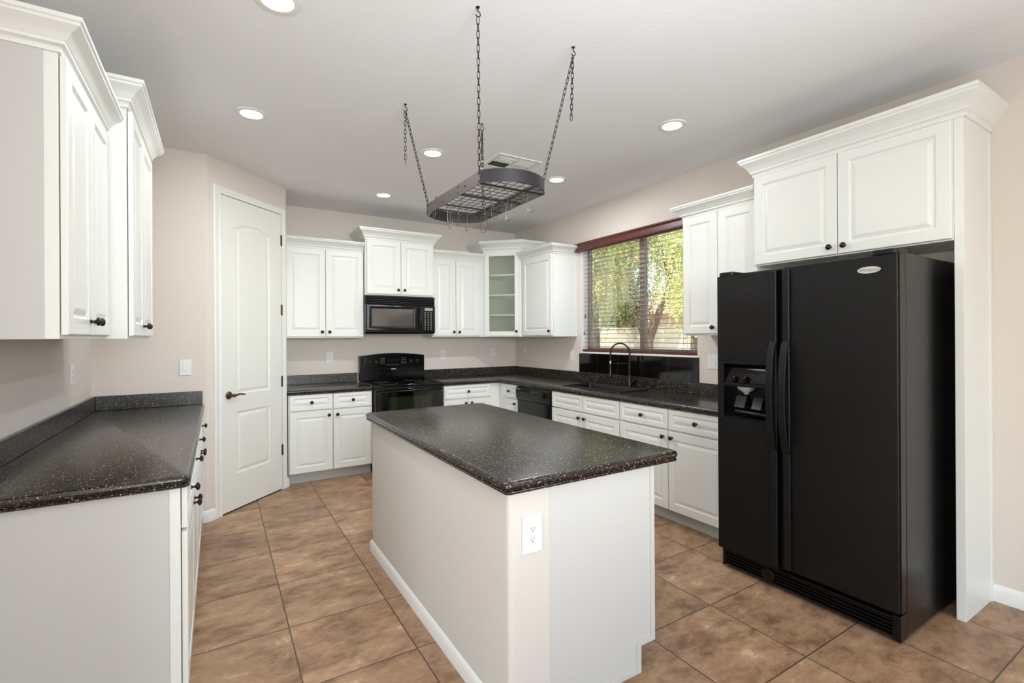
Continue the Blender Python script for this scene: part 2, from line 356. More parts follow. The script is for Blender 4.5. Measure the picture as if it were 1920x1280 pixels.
struct(MB().prism(pw, 0, ZC).build('wall_pantry', M['wall'], smooth=True))
# room behind the camera
struct(MB().box(X0 - .15, X0, Y0, -2.6, 0, ZC).box(X0 - .15, X0, .2, 1.75, 0, ZC).box(X0 - .15, X0, -2.6, .2, 0, .35).box(X0 - .15, X0, -2.6, .2, 2.45, ZC).build('wall_living', M['wall']))
struct(MB().box(X0, XL - .15, 1.6, 1.75, 0, ZC).build('wall_hall', M['wall']))
struct(MB().box(X0, -1.2, Y0 - .15, Y0, 0, ZC).box(3.2, XR, Y0 - .15, Y0, 0, ZC).box(-1.2, 3.2, Y0 - .15, Y0, 2.48, ZC).box(-1.2, 3.2, Y0 - .15, Y0, 0, .22).build('wall_front', M['wall']))

def baseboard(name, path):
    prof = [(0, 0), (.014, 0), (.014, .062), (.011, .07), (.008, .078), (.004, .085), (0, .088)]
    return struct(MB().sweep(path, prof).build(name, M['trim'], smooth=True))
baseboard('baseboard_right', [(XR, .85), (XR, Y0)][::1])
s2 = math.sqrt(.5)
def dg(s_, out=0): return (-.065 + s_ * s2 + out * s2, YL + s_ * s2 - out * s2)   # point on the diagonal pantry wall
baseboard('baseboard_pantry_left', [(-.1, YL), (-.065, YL), dg(.055)])
baseboard('baseboard_pantry_right', [dg(.868), (.568, YL + .633), (.568, YL + .66)])

# ---------------------------------------------------------------- pantry door on the diagonal wall
DR = thing('door_1', None, None, (-.065, YL, 0), PI / 4); DR['kind'] = 'structure'
x0, x1, zt = .122, .802, 2.57
cas = [(0, 0), (.018, 0), (.018, .004), (.013, .012), (.013, .03), (.017, .038), (.017, .056), (.012, .062), (0, .062)]
cm = MB()
def casing(pathpts):
    # path in local xz; profile depth along -y, width outwards
    P = [Vector(p) for p in pathpts]; k = len(cas); vs = []; fs = []
    for i, p in enumerate(P):
        if 0 < i < len(P) - 1:
            a = (P[i] - P[i - 1]).normalized(); b = (P[i + 1] - P[i]).normalized(); na = Vector((-a.y, a.x)); nb = Vector((-b.y, b.x)); mm = (na + nb).normalized(); mm /= mm.dot(na)
        else:
            a = (P[1] - P[0]).normalized() if i == 0 else (P[-1] - P[-2]).normalized(); mm = Vector((-a.y, a.x))
        for dd, ww in cas: vs.append((p.x + mm.x * ww, -dd, p.y + mm.y * ww))
    for i in range(len(P) - 1):
        for q in range(k): fs.append((i * k + q, i * k + (q + 1) % k, (i + 1) * k + (q + 1) % k, (i + 1) * k + q))
    fs += [tuple(range(k)), tuple((len(P) - 1) * k + q for q in range(k))]
    cm.add(vs, fs)
casing([(x0 - .005, 0), (x0 - .005, zt + .005), (x1 + .005, zt + .005), (x1 + .005, 0)])
cm.build('door_frame', M['trim'], DR, smooth=True)
MB().box(x0 - .0045, x1 + .0045, -.0025, 0, 0, zt + .0045).build('jamb_gap', M['dark'], DR)
# slab with two moulded panels
def rect(a, b, c, d_, arch=0, n=14):
    top = [(b + (a - b) * i / n, d_ + arch * math.sin(PI * i / n)) for i in range(n + 1)]
    return [(a, c), (b, c)] + top        # ccw seen from the front
def inset(poly, t):
    P = [Vector(p) for p in poly]; n = len(P); out = []
    for i in range(n):
        a = (P[i] - P[i - 1]); b = (P[(i + 1) % n] - P[i]); a.normalize(); b.normalize(); na = Vector((-a.y, a.x)); nb = Vector((-b.y, b.x)); mm = (na + nb).normalized(); mm /= max(.3, mm.dot(na))
        out.append(P[i] + mm * t)
    return out
sl = MB(); yf = -.014
panels = [rect(x0 + .145, x1 - .15, .955, 2.335, .045), rect(x0 + .145, x1 - .15, .30, .81, 0)]
rings = [(0, 0), (.004, .0045), (.012, .0075), (.022, .0075), (.030, .004), (.040, .0015), (.044, .001)]
for pn in panels:
    n_ = len(pn); base = len(sl.v)
    for t, dp in rings:
        for q in inset(pn, t): sl.v.append((q.x, yf + dp, q.y))
    for k_ in range(len(rings) - 1):
        for i in range(n_): sl.f.append((base + k_ * n_ + i, base + k_ * n_ + (i + 1) % n_, base + (k_ + 1) * n_ + (i + 1) % n_, base + (k_ + 1) * n_ + i))
    sl.f.append(tuple(base + (len(rings) - 1) * n_ + i for i in range(n_)))
def flat(poly): sl.add([(x, yf, z) for x, z in poly], [tuple(range(len(poly)))])
a_, b_ = x0 + .145, x1 - .15
flat([(x0, .012), (a_, .012), (a_, zt), (x0, zt)]); flat([(b_, .012), (x1, .012), (x1, zt), (b_, zt)])
flat([(a_, .012), (b_, .012), (b_, .30), (a_, .30)]); flat([(a_, .81), (b_, .81), (b_, .955), (a_, .955)])
tp = rect(a_, b_, .955, 2.335, .045)[2:]
for i in range(len(tp) - 1): flat([(tp[i + 1][0], tp[i + 1][1]), (tp[i][0], tp[i][1]), (tp[i][0], zt), (tp[i + 1][0], zt)])
for q in ([(x0, yf, .012), (x0, -.001, .012), (x0, -.001, zt), (x0, yf, zt)], [(x1, yf, .012), (x1, -.001, .012), (x1, -.001, zt), (x1, yf, zt)], [(x0, yf, zt), (x1, yf, zt), (x1, -.001, zt), (x0, -.001, zt)], [(x0, yf, .012), (x1, yf, .012), (x1, -.001, .012), (x0, -.001, .012)]): sl.add(q, [(0, 1, 2, 3)])
slo = sl.build('door_panel', M['door'], DR)
for z in (2.33, 1.68, 1.015, .375):
    MB().tube([(x1 + .004, -.018, z - .05), (x1 + .004, -.018, z + .05)], .007, 10).box(x1 - .006, x1 + .012, -.0195, -.012, z - .046, z + .046).build('hinge', M['hinge'], DR)
h = MB().lathe([(0, 0), (.032, 0), (.032, .004), (.026, .009), (.014, .012), (.012, .045), (.015, .05), (.014, .06), (0, .062)], 24, T(x0 + .065, yf, .955) @ Matrix.Rotation(PI / 2, 4, 'X'))
hp = [(x0 + .065, yf - .052, .955), (x0 + .09, yf - .056, .957), (x0 + .115, yf - .056, .962), (x0 + .14, yf - .056, .962), (x0 + .16, yf - .056, .955), (x0 + .172, yf - .056, .953), (x0 + .18, yf - .056, .957)]
h.tube(hp, [.011, .010, .008, .007, .006, .005, .004], 10)
h.build('door_handle', M['handle'], slo, smooth=True)

# ---------------------------------------------------------------- window in the right wall
WN = thing('window_1', None, None, (XR, 0, 0)); WN['kind'] = 'structure'
fx0, fx1 = .09, .13
fm = MB()
fm.box(fx0, fx1, WY0, WY1, WZ0, WZ0 + .045).box(fx0, fx1, WY0, WY1, WZ1 - .045, WZ1).box(fx0, fx1, WY0, WY0 + .04, WZ0, WZ1).box(fx0, fx1, WY1 - .04, WY1, WZ0, WZ1)
fm.build('window_frame', M['winframe'], WN, bevel=.003)
ym = 3.40
MB().box(fx0 - .005, fx1, ym - .03, ym + .035, WZ0 + .04, WZ1 - .04).build('mullion', M['winframe'], WN, bevel=.003)
for a, b in ((WY0 + .04, ym - .03), (ym + .035, WY1 - .04)):
    MB().box(fx0 + .018, fx0 + .022, a, b, WZ0 + .045, WZ1 - .045).build('window_glass', M['glass'], WN)
MB().box(-.006, .09, WY0 - .012, WY1 + .012, WZ0 - .018, WZ0).build('window_sill', M['trim'], WN, bevel=.003)
MB().box(0.002, .09, WY0, WY0 + .006, WZ0, WZ1).box(0.002, .09, WY1 - .006, WY1, WZ0, WZ1).box(.002, .09, WY0, WY1, WZ1 - .006, WZ1).build('window_reveal', M['trim'], WN)

# rear sliding glazing and side window frames (behind the camera)
W2 = thing('window_2', None, None, (0, Y0, 0)); W2['kind'] = 'structure'
w2 = MB().box(-1.2, 3.2, -.1, -.04, .22, .28).box(-1.2, 3.2, -.1, -.04, 2.42, 2.48)
for x in (-1.2, .24, 1.7, 3.14): w2.box(x, x + .06, -.1, -.04, .22, 2.48)
w2.build('window_frame', M['trim'], W2)

# wood blind
BL = thing('window_blind', 'dark cherry wood horizontal blind with open slats over the kitchen sink window', 'blind', (XR, 0, 0))
vp = [(.012, 0), (-.055, 0), (-.06, .004), (-.06, .012), (-.052, .018), (-.05, .06), (-.056, .068), (-.066, .076), (-.066, .088), (.0, .088), (.0, .08), (-.05, .08), (-.044, .06), (-.044, .02), (.0, .02)]
vp = [(-.001, 0), (-.05, 0), (-.058, .006), (-.058, .014), (-.05, .02), (-.048, .062), (-.056, .07), (-.066, .078), (-.066, .09), (-.001, .09)]
v_ = MB(); n_ = len(vp); yA, yB = 2.60, 4.292
v_.add([(x, yA, 2.37 + z) for x, z in vp] + [(x, yB, 2.37 + z) for x, z in vp], [tuple(range(n_)), tuple(range(2 * n_ - 1, n_ - 1, -1))] + [(i, (i + 1) % n_, n_ + (i + 1) % n_, n_ + i) for i in range(n_)])
v_.build('valance', M['blind'], BL, smooth=True)
slat = None; nsl = 25
for i in range(nsl):
    z = 1.305 + i * (2.40 - 1.305) / (nsl - 1)
    if slat is None:
        s_ = MB(); k = 6; pts = [(.026 + .024 * q / k, .0008 * math.sin(PI * q / k) + .0030 * q / k) for q in range(k + 1)]
        poly = [(x, zz) for x, zz in pts] + [(x, zz - .0021) for x, zz in reversed(pts)]
        n_ = len(poly); y0_, y1_ = WY0 + .012, WY1 - .012
        s_.add([(x, y0_, zz) for x, zz in poly] + [(x, y1_, zz) for x, zz in poly], [tuple(range(n_)), tuple(range(2 * n_ - 1, n_ - 1, -1))] + [(q, (q + 1) % n_, n_ + (q + 1) % n_, n_ + q) for q in range(n_)])
        slat = s_.build('slat', M['blind'], BL); so_ = slat
    else:
        so_ = slat.copy(); C.objects.link(so_); so_.parent = BL
    so_.location = (0, 0, z)
MB().box(.008, .066, WY0 + .01, WY1 - .01, WZ0 + .002, WZ0 + .028).build('bottom_rail', M['blind'], BL, bevel=.004)
for y in (WY0 + .16, WY0 + .58, WY1 - .58, WY1 - .16):
    MB().tube([(.012, y, 1.27), (.012, y, 2.38)], .0009, 5).tube([(.062, y, 1.27), (.062, y, 2.38)], .0009, 5).build('ladder_cord', M['cord'], BL)
for y, zb in ((WY1 - .075, 1.66), (WY1 - .055, 1.47)):
    t_ = MB().tube([(-.004, y, zb), (-.004, y, 2.38)], .0011, 5).build('lift_cord', M['cord'], BL)
    MB().lathe([(0, 0), (.006, 0), (.008, .012), (.004, .036), (0, .038)], 10, T(-.004, y, zb - .036)).build('tassel', M['blind'], t_, smooth=True)

# black tile strip under the window
BT = thing('tile_backsplash', 'strip of glossy black tiles on the wall under the kitchen window', 'tile', (XR, 0, 0))
js = [4.272, 3.966, 3.648, 3.327, 3.003, 2.677]
MB().box(-.008, 0, js[-1], js[0], 1.016, 1.226).build('grout', M['grout'], BT)
for a, b in zip(js[:-1], js[1:]):
    MB().box(-.0105, -.008, b + .002, a - .002, 1.018, 1.225).build('tile', M['tile'], BT, bevel=.0008)

# ---------------------------------------------------------------- cabinets
KNOB = None
def knob(parent, x, y, z, big=1.0):
    global KNOB
    if KNOB is None:
        KNOB = MB().lathe([(.0, 0), (.0085, 0), (.0085, .002), (.005, .006), (.0045, .012), (.007, .016), (.0145, .019), (.0165, .022), (.0165, .025), (.0145, .027), (.0142, .0285), (.010, .032), (0, .034)], 20, Matrix.Rotation(PI / 2, 4, 'X')).build('knob', M['bronze'], None, smooth=True)
        o = KNOB
    else:
        o = KNOB.copy(); C.objects.link(o)
    o.parent = parent; o.location = (x, y, z); return o
def panel_mb(w_, h_, t=.019, fr=.058, flat_=False):
    m_ = MB(); rings = [(0, t), (0, .004), (.0015, .0012), (.004, 0)]
    if not flat_:
        rings += [(fr, 0), (fr + .0015, .003), (fr + .005, .0045), (fr + .009, .0085), (fr + .014, .0085), (fr + .034, .0015), (fr + .036, .001)]
    for ins, dp in rings:
        m_.v += [(ins, -t + dp, ins), (w_ - ins, -t + dp, ins), (w_ - ins, -t + dp, h_ - ins), (ins, -t + dp, h_ - ins)]
    k = len(rings)
    for q in range(k - 1):
        for i in range(4): m_.f.append((q * 4 + i, q * 4 + (i + 1) % 4, (q + 1) * 4 + (i + 1) % 4, (q + 1) * 4 + i))
    m_.f.append(tuple(range((k - 1) * 4, k * 4))); m_.f.append((3, 2, 1, 0))
    return m_
GAP = .0022
def door(parent, name, xa, xb, za, zb, kn=None, fr=.058, yoff=-.003):
    o = panel_mb(xb - xa - 2 * GAP, zb - za - 2 * GAP, fr=fr).build(name, M['white'], parent, loc=(xa + GAP, yoff, za + GAP))
    if kn: knob(o, kn[0] - xa - GAP, -.019, kn[1] - za - GAP)
    return o
CROWN = [(0, 0), (.009, 0), (.009, .012), (.014, .02), (.022, .024), (.022, .034), (.027, .038), (.034, .05), (.045, .062), (.06, .072), (.068, .078), (.068, .086), (.075, .09), (.075, .104), (0, .104)]
def crown(parent, path, z, hgt=.104, proj=.075, name='crown_moulding'):
    pr = [(o * proj / .075, q * hgt / .104) for o, q in CROWN]
    return MB().sweep(path, pr, z=z).build(name, M['white'], parent, smooth=True)
def upper(name, label, loc, rz, w_, dep, z0, z1, ztop, splits, path, kz=.05, kn=True, side='both', endpanel=None, stile=(0, 0), group=None):
    t_ = thing(name, label, 'cabinet', (loc[0], loc[1], z0), rz, group)
    MB().box(0, w_, 0, dep, 0, z1 - z0 + .03).build('carcass', M['white'], t_, bevel=.0012)
    xs = splits
    for i in range(len(xs) - 1):
        a, b = xs[i], xs[i + 1]
        if len(xs) == 3: kx = b - .036 if i == 0 else a + .036
        else: kx = b - .036
        door(t_, 'door', a, b, .012, z1 - z0, (kx, .012 + kz))
    crown(t_, path, z1 - z0 + .002, hgt=ztop - z1 - .002)
    return t_

ZU = 1.418; ZT = 2.345; ZC1 = 2.445; ZT2 = 2.485; ZC2 = 2.603
UB = YB - .33     # back wall uppers face
CATG = None
# A : left of microwave
upper('wall_cabinet', 'white two-door wall cabinet beside the pantry wall, left of the microwave', (.572, UB), 0, .791, .33, ZU, ZT, ZC1, [0.006, .397, .789], [(0, 0), (.791, 0)])
# B : above microwave, deeper and taller
upper('wall_cabinet', 'short raised white wall cabinet directly above the black microwave', (1.367, YB - .40), 0, .790, .40, 1.883, ZT2, ZC2, [.012, .392, .778], [(0, .40), (0, 0), (.79, 0), (.79, .40)])
# C
upper('wall_cabinet', 'white two-door wall cabinet between microwave and glass-door corner cabinet', (2.161, UB), 0, .685, .33, ZU, ZT, ZC1, [.004, .303, .628], [(0, 0), (.685, 0)])
# E on the right wall, between corner cabinet and window
upper('wall_cabinet', 'single-door white wall cabinet left of the window blind', (XR - .33, 4.98), -PI / 2, .665, .33, ZU, ZT, ZC1, [.055, .655], [(0, 0), (.665, 0), (.665, .33)])
# F right of the window
upper('wall_cabinet', 'white two-door wall cabinet between the window and the refrigerator cabinet', (XR - .33, 2.565), -PI / 2, .635, .33, ZU, ZT, ZC1, [.006, .318, .63], [(0, .33), (0, 0), (.635, 0)])
# left wall units
upper('wall_cabinet', 'nearest white wall cabinet above the left counter, its plain side facing the viewer', (-.437, 2.10), PI / 2, .73, .313, ZU, ZT, ZC1, [.006, .362, .724], [(0, .313), (0, 0), (.73, 0)], kz=.055)
upper('wall_cabinet', 'taller deeper white wall cabinet behind the nearest one on the left wall', (-.355, 2.832), PI / 2, .83, .395, ZU, ZT2, ZC2, [.02, .395, .82], [(0, .395), (0, 0), (.83, 0), (.83, .395)], kz=.055)
L1 = [o for o in bpy.data.objects if o.get('label', '').startswith('nearest white')][0]
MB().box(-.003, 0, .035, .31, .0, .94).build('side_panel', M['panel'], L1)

# D corner cabinet with glass door
DC = thing('corner_wall_cabinet', 'tall diagonal corner wall cabinet with green glass door and shelves', 'cabinet', (2.848, YB - .33, ZU))
def dl(p): return (p[0] - 2.848, p[1] - (YB - .33))
pA = (2.848, YB - .001); pB = (2.848, UB); pC = (XR - .33, 4.983); pD = (XR - .001, 4.983); pE = (XR - .001, YB - .001)
foot = [dl(p) for p in (pA, pB, pC, pD, pE)]
Hd = ZT2 - ZU
cb = MB().prism(foot, 0, .018).prism(foot, Hd, Hd + .03)
def wallseg(p, q, th, z0, z1, mb):
    P = Vector(p); Q = Vector(q); t_ = (Q - P).normalized(); n_ = Vector((-t_.y, t_.x)) * th
    mb.prism([tuple(P), tuple(Q), tuple(Q + n_), tuple(P + n_)], z0, z1)
wallseg(foot[0], foot[1], .018, .018, Hd, cb); wallseg(foot[2], foot[3], .018, .018, Hd, cb)
cb.build('carcass', M['white'], DC)
ib = MB(); wallseg(foot[3], foot[4], .01, .018, Hd, ib); wallseg(foot[4], foot[0], .01, .018, Hd, ib)
ib.build('interior_back', M['inside'], DC)
ff = MB(); dv = Vector(foot[2]) - Vector(foot[1]); dl_ = dv.length; dv.normalize()
P1 = Vector(foot[1]); P2 = Vector(foot[2])
for a, b, z0, z1 in ((0, .045, .018, Hd), (dl_ - .045, dl_, .018, Hd), (.045, dl_ - .045, .018, .04), (.045, dl_ - .045, Hd - .04, Hd)):
    wallseg(P1 + dv * a, P1 + dv * b, .018, z0, z1, ff)
ff.build('face_frame', M['white'], DC)
ang = -math.atan2(-dv.y, dv.x)
gd = thing('door', None, None, (0, 0, 0)); bpy.data.objects.remove(gd)
dw = dl_ - .05; dh = Hd - .022
gm = MB(); fr_ = .055
for (xa, xb, za, zb) in ((0, fr_, 0, dh), (dw - fr_, dw, 0, dh), (fr_, dw - fr_, 0, fr_), (fr_, dw - fr_, dh - fr_, dh)): gm.box(xa, xb, -.02, -.001, za, zb)
gdo = gm.build('door', M['white'], DC, bevel=.002, loc=(dv.x * .025, dv.y * .025, .012), rz=ang)
MB().box(fr_ - .004, dw - fr_ + .004, -.012, -.008, fr_ - .004, dh - fr_ + .004).build('door_glass', M['seeded'], gdo)
knob(gdo, dw - .03, -.02, .055)
for z in (.262, .51, .76):
    wa = MB().prism([(foot[1][0] + .022, foot[1][1] + .0), (foot[2][0] + .0, foot[2][1] + .022), (foot[3][0] - .015, foot[3][1] + .04), (foot[4][0] - .015, foot[4][1] - .015), (foot[0][0] + .03, foot[0][1] - .015)], z, z + .02)
    wa.build('shelf', M['shelf'], DC)
crown(DC, foot[:4], Hd + .002, hgt=ZC2 - ZT2 - .002)

# G refrigerator cabinet with tall end panel
GX = 3.128
G = thing('refrigerator_cabinet', 'raised white two-door cabinet above the refrigerator with a tall end panel to the floor', 'cabinet', (GX, 1.928, 0), -PI / 2)
gz = 1.885
MB().box(0, 1.04, 0, .395, gz, ZT2 + .03).build('carcass', M['white'], G, bevel=.0012)
door(G, 'door', .008, .522, gz + .006, ZT2, (.484, gz + .052)); door(G, 'door', .522, 1.038, gz + .006, ZT2, (.56, gz + .052))
MB().box(1.041, 1.078, 0, .395, 0, ZT2 + .03).build('end_panel', M['white'], G, bevel=.0015)
MB().box(1.078, 1.083, .365, .395, 0, ZT2).build('scribe_strip', M['white'], G)
crown(G, [(0, .395), (0, 0), (1.078, 0), (1.078, .395)], ZT2 + .002, hgt=ZC2 - ZT2 + .008)

# base cabinets
def base(label, loc, rz, w_, dep, doors, drawers, hollow=False, name='base_cabinet', pull=True, group=None, h0=.11, drawer_knobs=True):
    t_ = thing(name, label, 'cabinet', (loc[0], loc[1], 0), rz, group)
    if hollow: MB().box(0, .018, 0, dep, h0, .868).box(w_ - .018, w_, 0, dep, h0, .868).box(.018, w_ - .018, 0, dep, h0, h0 + .018).box(.018, w_ - .018, dep - .01, dep, h0 + .018, .868).box(.018, w_ - .018, 0, .018, .70, .868).box(.018, w_ - .018, 0, .018, h0 + .018, h0 + .05).box(w_ / 2 - .025, w_ / 2 + .025, 0, .018, h0 + .05, .70).build('carcass', M['white'], t_)
    else: MB().box(0, w_, 0, dep, h0, .868).build('carcass', M['white'], t_, bevel=.001)
    MB().box(.0, w_, .06, dep, 0, h0).build('toe_kick', M['toe'], t_)
    for a, b, k in doors: door(t_, 'door', a, b, .108, .703, (k, .655) if k else None)
    for a, b in drawers: door(t_, 'drawer_front', a, b, .712, .868, ((a + b) / 2, .79) if drawer_knobs else None, fr=.034)
    return t_
bd = .600; FYB = YB - .612; FXR = XR - .612
base('white base cabinet in the corner between pantry wall and black range', (.576, FYB), 0, .798, bd, [(.008, .404, .366), (.408, .790, .446)], [(.008, .404), (.408, .790)])
base('white base cabinet between the range and the inside corner', (2.168, FYB), 0, .7435, bd, [(.008, .310, .274), (.312, .613, .350)], [(.008, .613)])
base('narrow white base cabinet left of the dishwasher', (FXR, 5.0435), -PI / 2, .4515, bd, [(.173, .442, .398)], [(.103, .442)])
base('white sink base cabinet with two plain false drawer fronts', (FXR, 3.955), -PI / 2, .965, bd, [(.004, .482, .445), (.486, .961, .522)], [(.004, .482), (.486, .961)], drawer_knobs=False, hollow=True)
base('white two-drawer base cabinet between the sink base and the refrigerator', (FXR, 2.988), -PI / 2, 1.02, bd, [(.004, .510, .472), (.514, 1.016, .552)], [(.004, .510), (.514, 1.016)])
base('nearest white base cabinet under the left counter', (-.119, 2.162), PI / 2, 1.118, .625, [(.004, .556, .518), (.56, 1.114, .598)], [(.004, .556), (.56, 1.114)])
base('far white base cabinet under the left counter, against the pantry wall', (-.119, 3.282), PI / 2, 1.118, .625, [(.004, .556, .518), (.56, 1.114, .598)], [(.004, .556), (.56, 1.114)])
BLn = [o for o in bpy.data.objects if o.get('label', '').startswith('nearest white base')][0]
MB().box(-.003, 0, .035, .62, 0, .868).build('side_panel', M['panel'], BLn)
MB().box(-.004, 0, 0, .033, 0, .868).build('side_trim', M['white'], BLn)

# ---------------------------------------------------------------- counters
NOSE = [(.016, .914), (.010, .9125), (.005, .909), (.0015, .904), (0, .897), (.001, .891), (.004, .886), (.008, .8835), (.008, .882), (.004, .880), (.002, .877), (.003, .872), (.007, .869)]
# left
LC = thing('countertop', 'speckled black countertop on the left base cabinets', 'countertop', (XL, 2.133, 0))
pl = roundpoly([(.001, 0), (.664, 0), (.664, YL - .002 - 2.133), (.001, YL - .002 - 2.133)], [0, .03, 0, 0])
MB().slab(pl, NOSE).build('counter_slab', M['counter'], LC, smooth=True)
MB().box(.002, .021, 0.002, YL - 2.135, .9145, 1.016).box(.0215, .652, YL - 2.133 - .021, YL - 2.135, .9145, 1.016).build('upstand', M['counter'], LC, bevel=.002)
# back left piece
BC = thing('countertop', 'short speckled black countertop between pantry wall and range', 'countertop', (.57, YB - .65, 0))
pl = [(.001, 0), (.804, 0), (.804, .648), (.001, .648)]
MB().slab(pl, NOSE).build('counter_slab', M['counter'], BC, smooth=True)
MB().box(.002, .80, .629, .648, .9145, 1.016).build('upstand', M['counter'], BC, bevel=.002)
# L-shaped run with sink cut-out
RC = thing('countertop', 'long L-shaped speckled black countertop holding the sink', 'countertop', (2.163, YB - .65, 0))
ox, oy = 2.163, YB - .65
xe = XR - .65
out = [(2.163, YB - .65), (xe - .04, YB - .65), (xe, YB - .69), (xe, 1.90), (XR - .002, 1.90), (XR - .002, YB - .002), (2.163, YB - .002)]
hole = (3.03, 3.40, 3.16, 3.93)   # x0 x1 y0 y1
bm = bmesh.new()
def ring_poly(poly, ins, z):
    P = [Vector(p) for p in poly]; n = len(P); rs = []
    for i in range(n):
        a = (P[i] - P[i - 1]).normalized(); b = (P[(i + 1) % n] - P[i]).normalized(); na = Vector((-a.y, a.x)); nb = Vector((-b.y, b.x)); mm = (na + nb).normalized(); mm /= max(.3, mm.dot(na))
        rs.append(bm.verts.new((P[i].x + mm.x * ins - ox, P[i].y + mm.y * ins - oy, z)))
    return rs
prev = None; first = None; 
for ins, z in NOSE:
    rg = ring_poly(out, ins, z)
    if prev:
        for i in range(len(rg)): bm.faces.new((prev[i], rg[i], rg[(i + 1) % len(rg)], prev[(i + 1) % len(rg)]))
    else: first = rg
    prev = rg
last = prev
hx0, hx1, hy0, hy1 = hole; ht = [bm.verts.new((x - ox, y - oy, .914)) for x, y in ((hx0, hy0), (hx1, hy0), (hx1, hy1), (hx0, hy1))]
hb = [bm.verts.new((x - ox, y - oy, .869)) for x, y in ((hx0, hy0), (hx1, hy0), (hx1, hy1), (hx0, hy1))]
for i in range(4): bm.faces.new((ht[i], ht[(i + 1) % 4], hb[(i + 1) % 4], hb[i]))
def cap(ov, hv):
    # outline verts: 0..6 as in out
    bm.faces.new((ov[3], ov[4], hv[1], hv[0])); bm.faces.new((ov[4], ov[5], hv[2], hv[1]))
    bm.faces.new((ov[2], ov[3], hv[0], hv[3])); bm.faces.new((ov[5], ov[6], ov[0], ov[1], ov[2], hv[3], hv[2]))
cap(first, ht); cap(last, hb)
bmesh.ops.recalc_face_normals(bm, faces=bm.faces)
me = bpy.data.meshes.new('counter_slab'); bm.to_mesh(me); bm.free(); me.materials.append(M['counter'])
for pg in me.polygons: pg.use_smooth = True
me.set_sharp_from_angle(angle=math.radians(38))
o = bpy.data.objects.new('counter_slab', me); C.objects.link(o); o.parent = RC
MB().box(.002, XR - ox - .022, .629, .648, .9145, 1.016).box(XR - ox - .021, XR - ox - .002, 1.902 - oy, .648, .9145, 1.016).build('upstand', M['counter'], RC, bevel=.002)

# ---------------------------------------------------------------- sink
SK = thing('kitchen_sink', 'black composite drop-in sink in the counter under the window', 'sink', (3.215, 3.545, .914))
a, b = .205, .415
def rr(a, b, r_): return roundpoly([(-a, -b), (a, -b), (a, b), (-a, b)], [r_] * 4, 5)
rings_ = [(rr(a, b, .04), .0006), (rr(a, b, .04), .007), (rr(a - .006, b - .006, .036), .010), (rr(a - .03, b - .03, .03), .008), (rr(a - .036, b - .036, .03), .0), (rr(a - .042, b - .042, .03), -.17), (rr(a - .08, b - .08, .03), -.185)]
sm = MB(); n_ = len(rings_[0][0])
for pl_, z in rings_: sm.v += [(x, y, z) for x, y in pl_]
for q in range(len(rings_) - 1):
    for i in range(n_): sm.f.append((q * n_ + i, q * n_ + (i + 1) % n_, (q + 1) * n_ + (i + 1) % n_, (q + 1) * n_ + i))
sm.f.append(tuple((len(rings_) - 1) * n_ + i for i in range(n_)))
sm.build('basin', M['sink'], SK, smooth=True)
MB().lathe([(0, .0), (.04, 0), (.043, .003), (.03, .004), (.028, .001), (0, .001)], 24, T(0, 0, -.184)).build('drain', M['chrome'], SK, smooth=True)

# ---------------------------------------------------------------- faucet
FB = Vector((3.452, 3.422, .914))
FA = thing('spring_faucet', 'black spring-neck kitchen faucet behind the sink', 'faucet', FB)
hd = Vector((-.852, .523, 0))
MB().lathe([(0, 0), (.03, 0), (.03, .006), (.022, .01), (.022, .09), (.019, .095), (.014, .1), (.014, .115), (0, .115)], 24, T(0, 0, .0005)).build('body', M['faucet'], FA, smooth=True)
MB().tube([(0, 0, .11), (0, 0, .30)], .0105, 16).build('riser', M['faucet'], FA, smooth=True)
R = .094
pth = [Vector((0, 0, .30))] + [Vector((0, 0, .33)) + hd * (R - R * math.cos(t)) + Vector((0, 0, R * 1.1 * math.sin(t))) for t in [PI * i / 24 for i in range(25)]] + [hd * 2 * R + Vector((0, 0, z)) for z in (.30, .26, .235)]
MB().tube(pth, .0065, 10).build('hose', M['matte'], FA, smooth=True)
# spring coil around the path
coil = []; tot = 0; seg_l = [0]
for i in range(1, len(pth)): tot += (pth[i] - pth[i - 1]).length; seg_l.append(tot)
turns = 30; N = turns * 12
for i in range(N + 1):
    s_ = tot * i / N; k = max(j for j in range(len(seg_l)) if seg_l[j] <= s_ + 1e-9); k = min(k, len(pth) - 2)
    f_ = (s_ - seg_l[k]) / max(1e-9, seg_l[k + 1] - seg_l[k]); p_ = pth[k].lerp(pth[k + 1], f_); t_ = (pth[k + 1] - pth[k]).normalized()
    side = Vector((-hd.y, hd.x, 0)); nn = t_.cross(side).normalized(); th = 2 * PI * turns * i / N
    coil.append(p_ + .0115 * (math.cos(th) * side + math.sin(th) * nn))
MB().tube(coil, .0018, 5).build('spring', M['faucet'], FA, smooth=True)
e_ = hd * 2 * R
MB().lathe([(0, 0), (.013, 0), (.017, .012), (.017, .03), (.012, .05), (.011, .10), (.012, .145), (0, .145)], 18, T(e_.x, e_.y, .095)).build('spray_head', M['faucet'], FA, smooth=True)
MB().tube([e_ + Vector((0, 0, .235)), e_ + Vector((0, 0, .262))], .0125, 16).build('collar', M['chrome'], FA, smooth=True)
MB().tube([Vector((0, 0, .235)), e_ * .86 + Vector((0, 0, .235))], .0055, 10).build('holder_arm', M['faucet'], FA, smooth=True)
MB().lathe([(0, 0), (.018, 0), (.019, .03), (.014, .036), (0, .036)], 18, T(0, 0, .055) @ Matrix.Rotation(PI / 2, 4, Vector((.523, .852, 0))) @ T(0, 0, .015)).tube([Vector((.0, -.05, .06)), Vector((.004, -.085, .085)), Vector((.006, -.10, .12))], [.007, .006, .005], 10).build('lever', M['faucet'], FA, smooth=True)

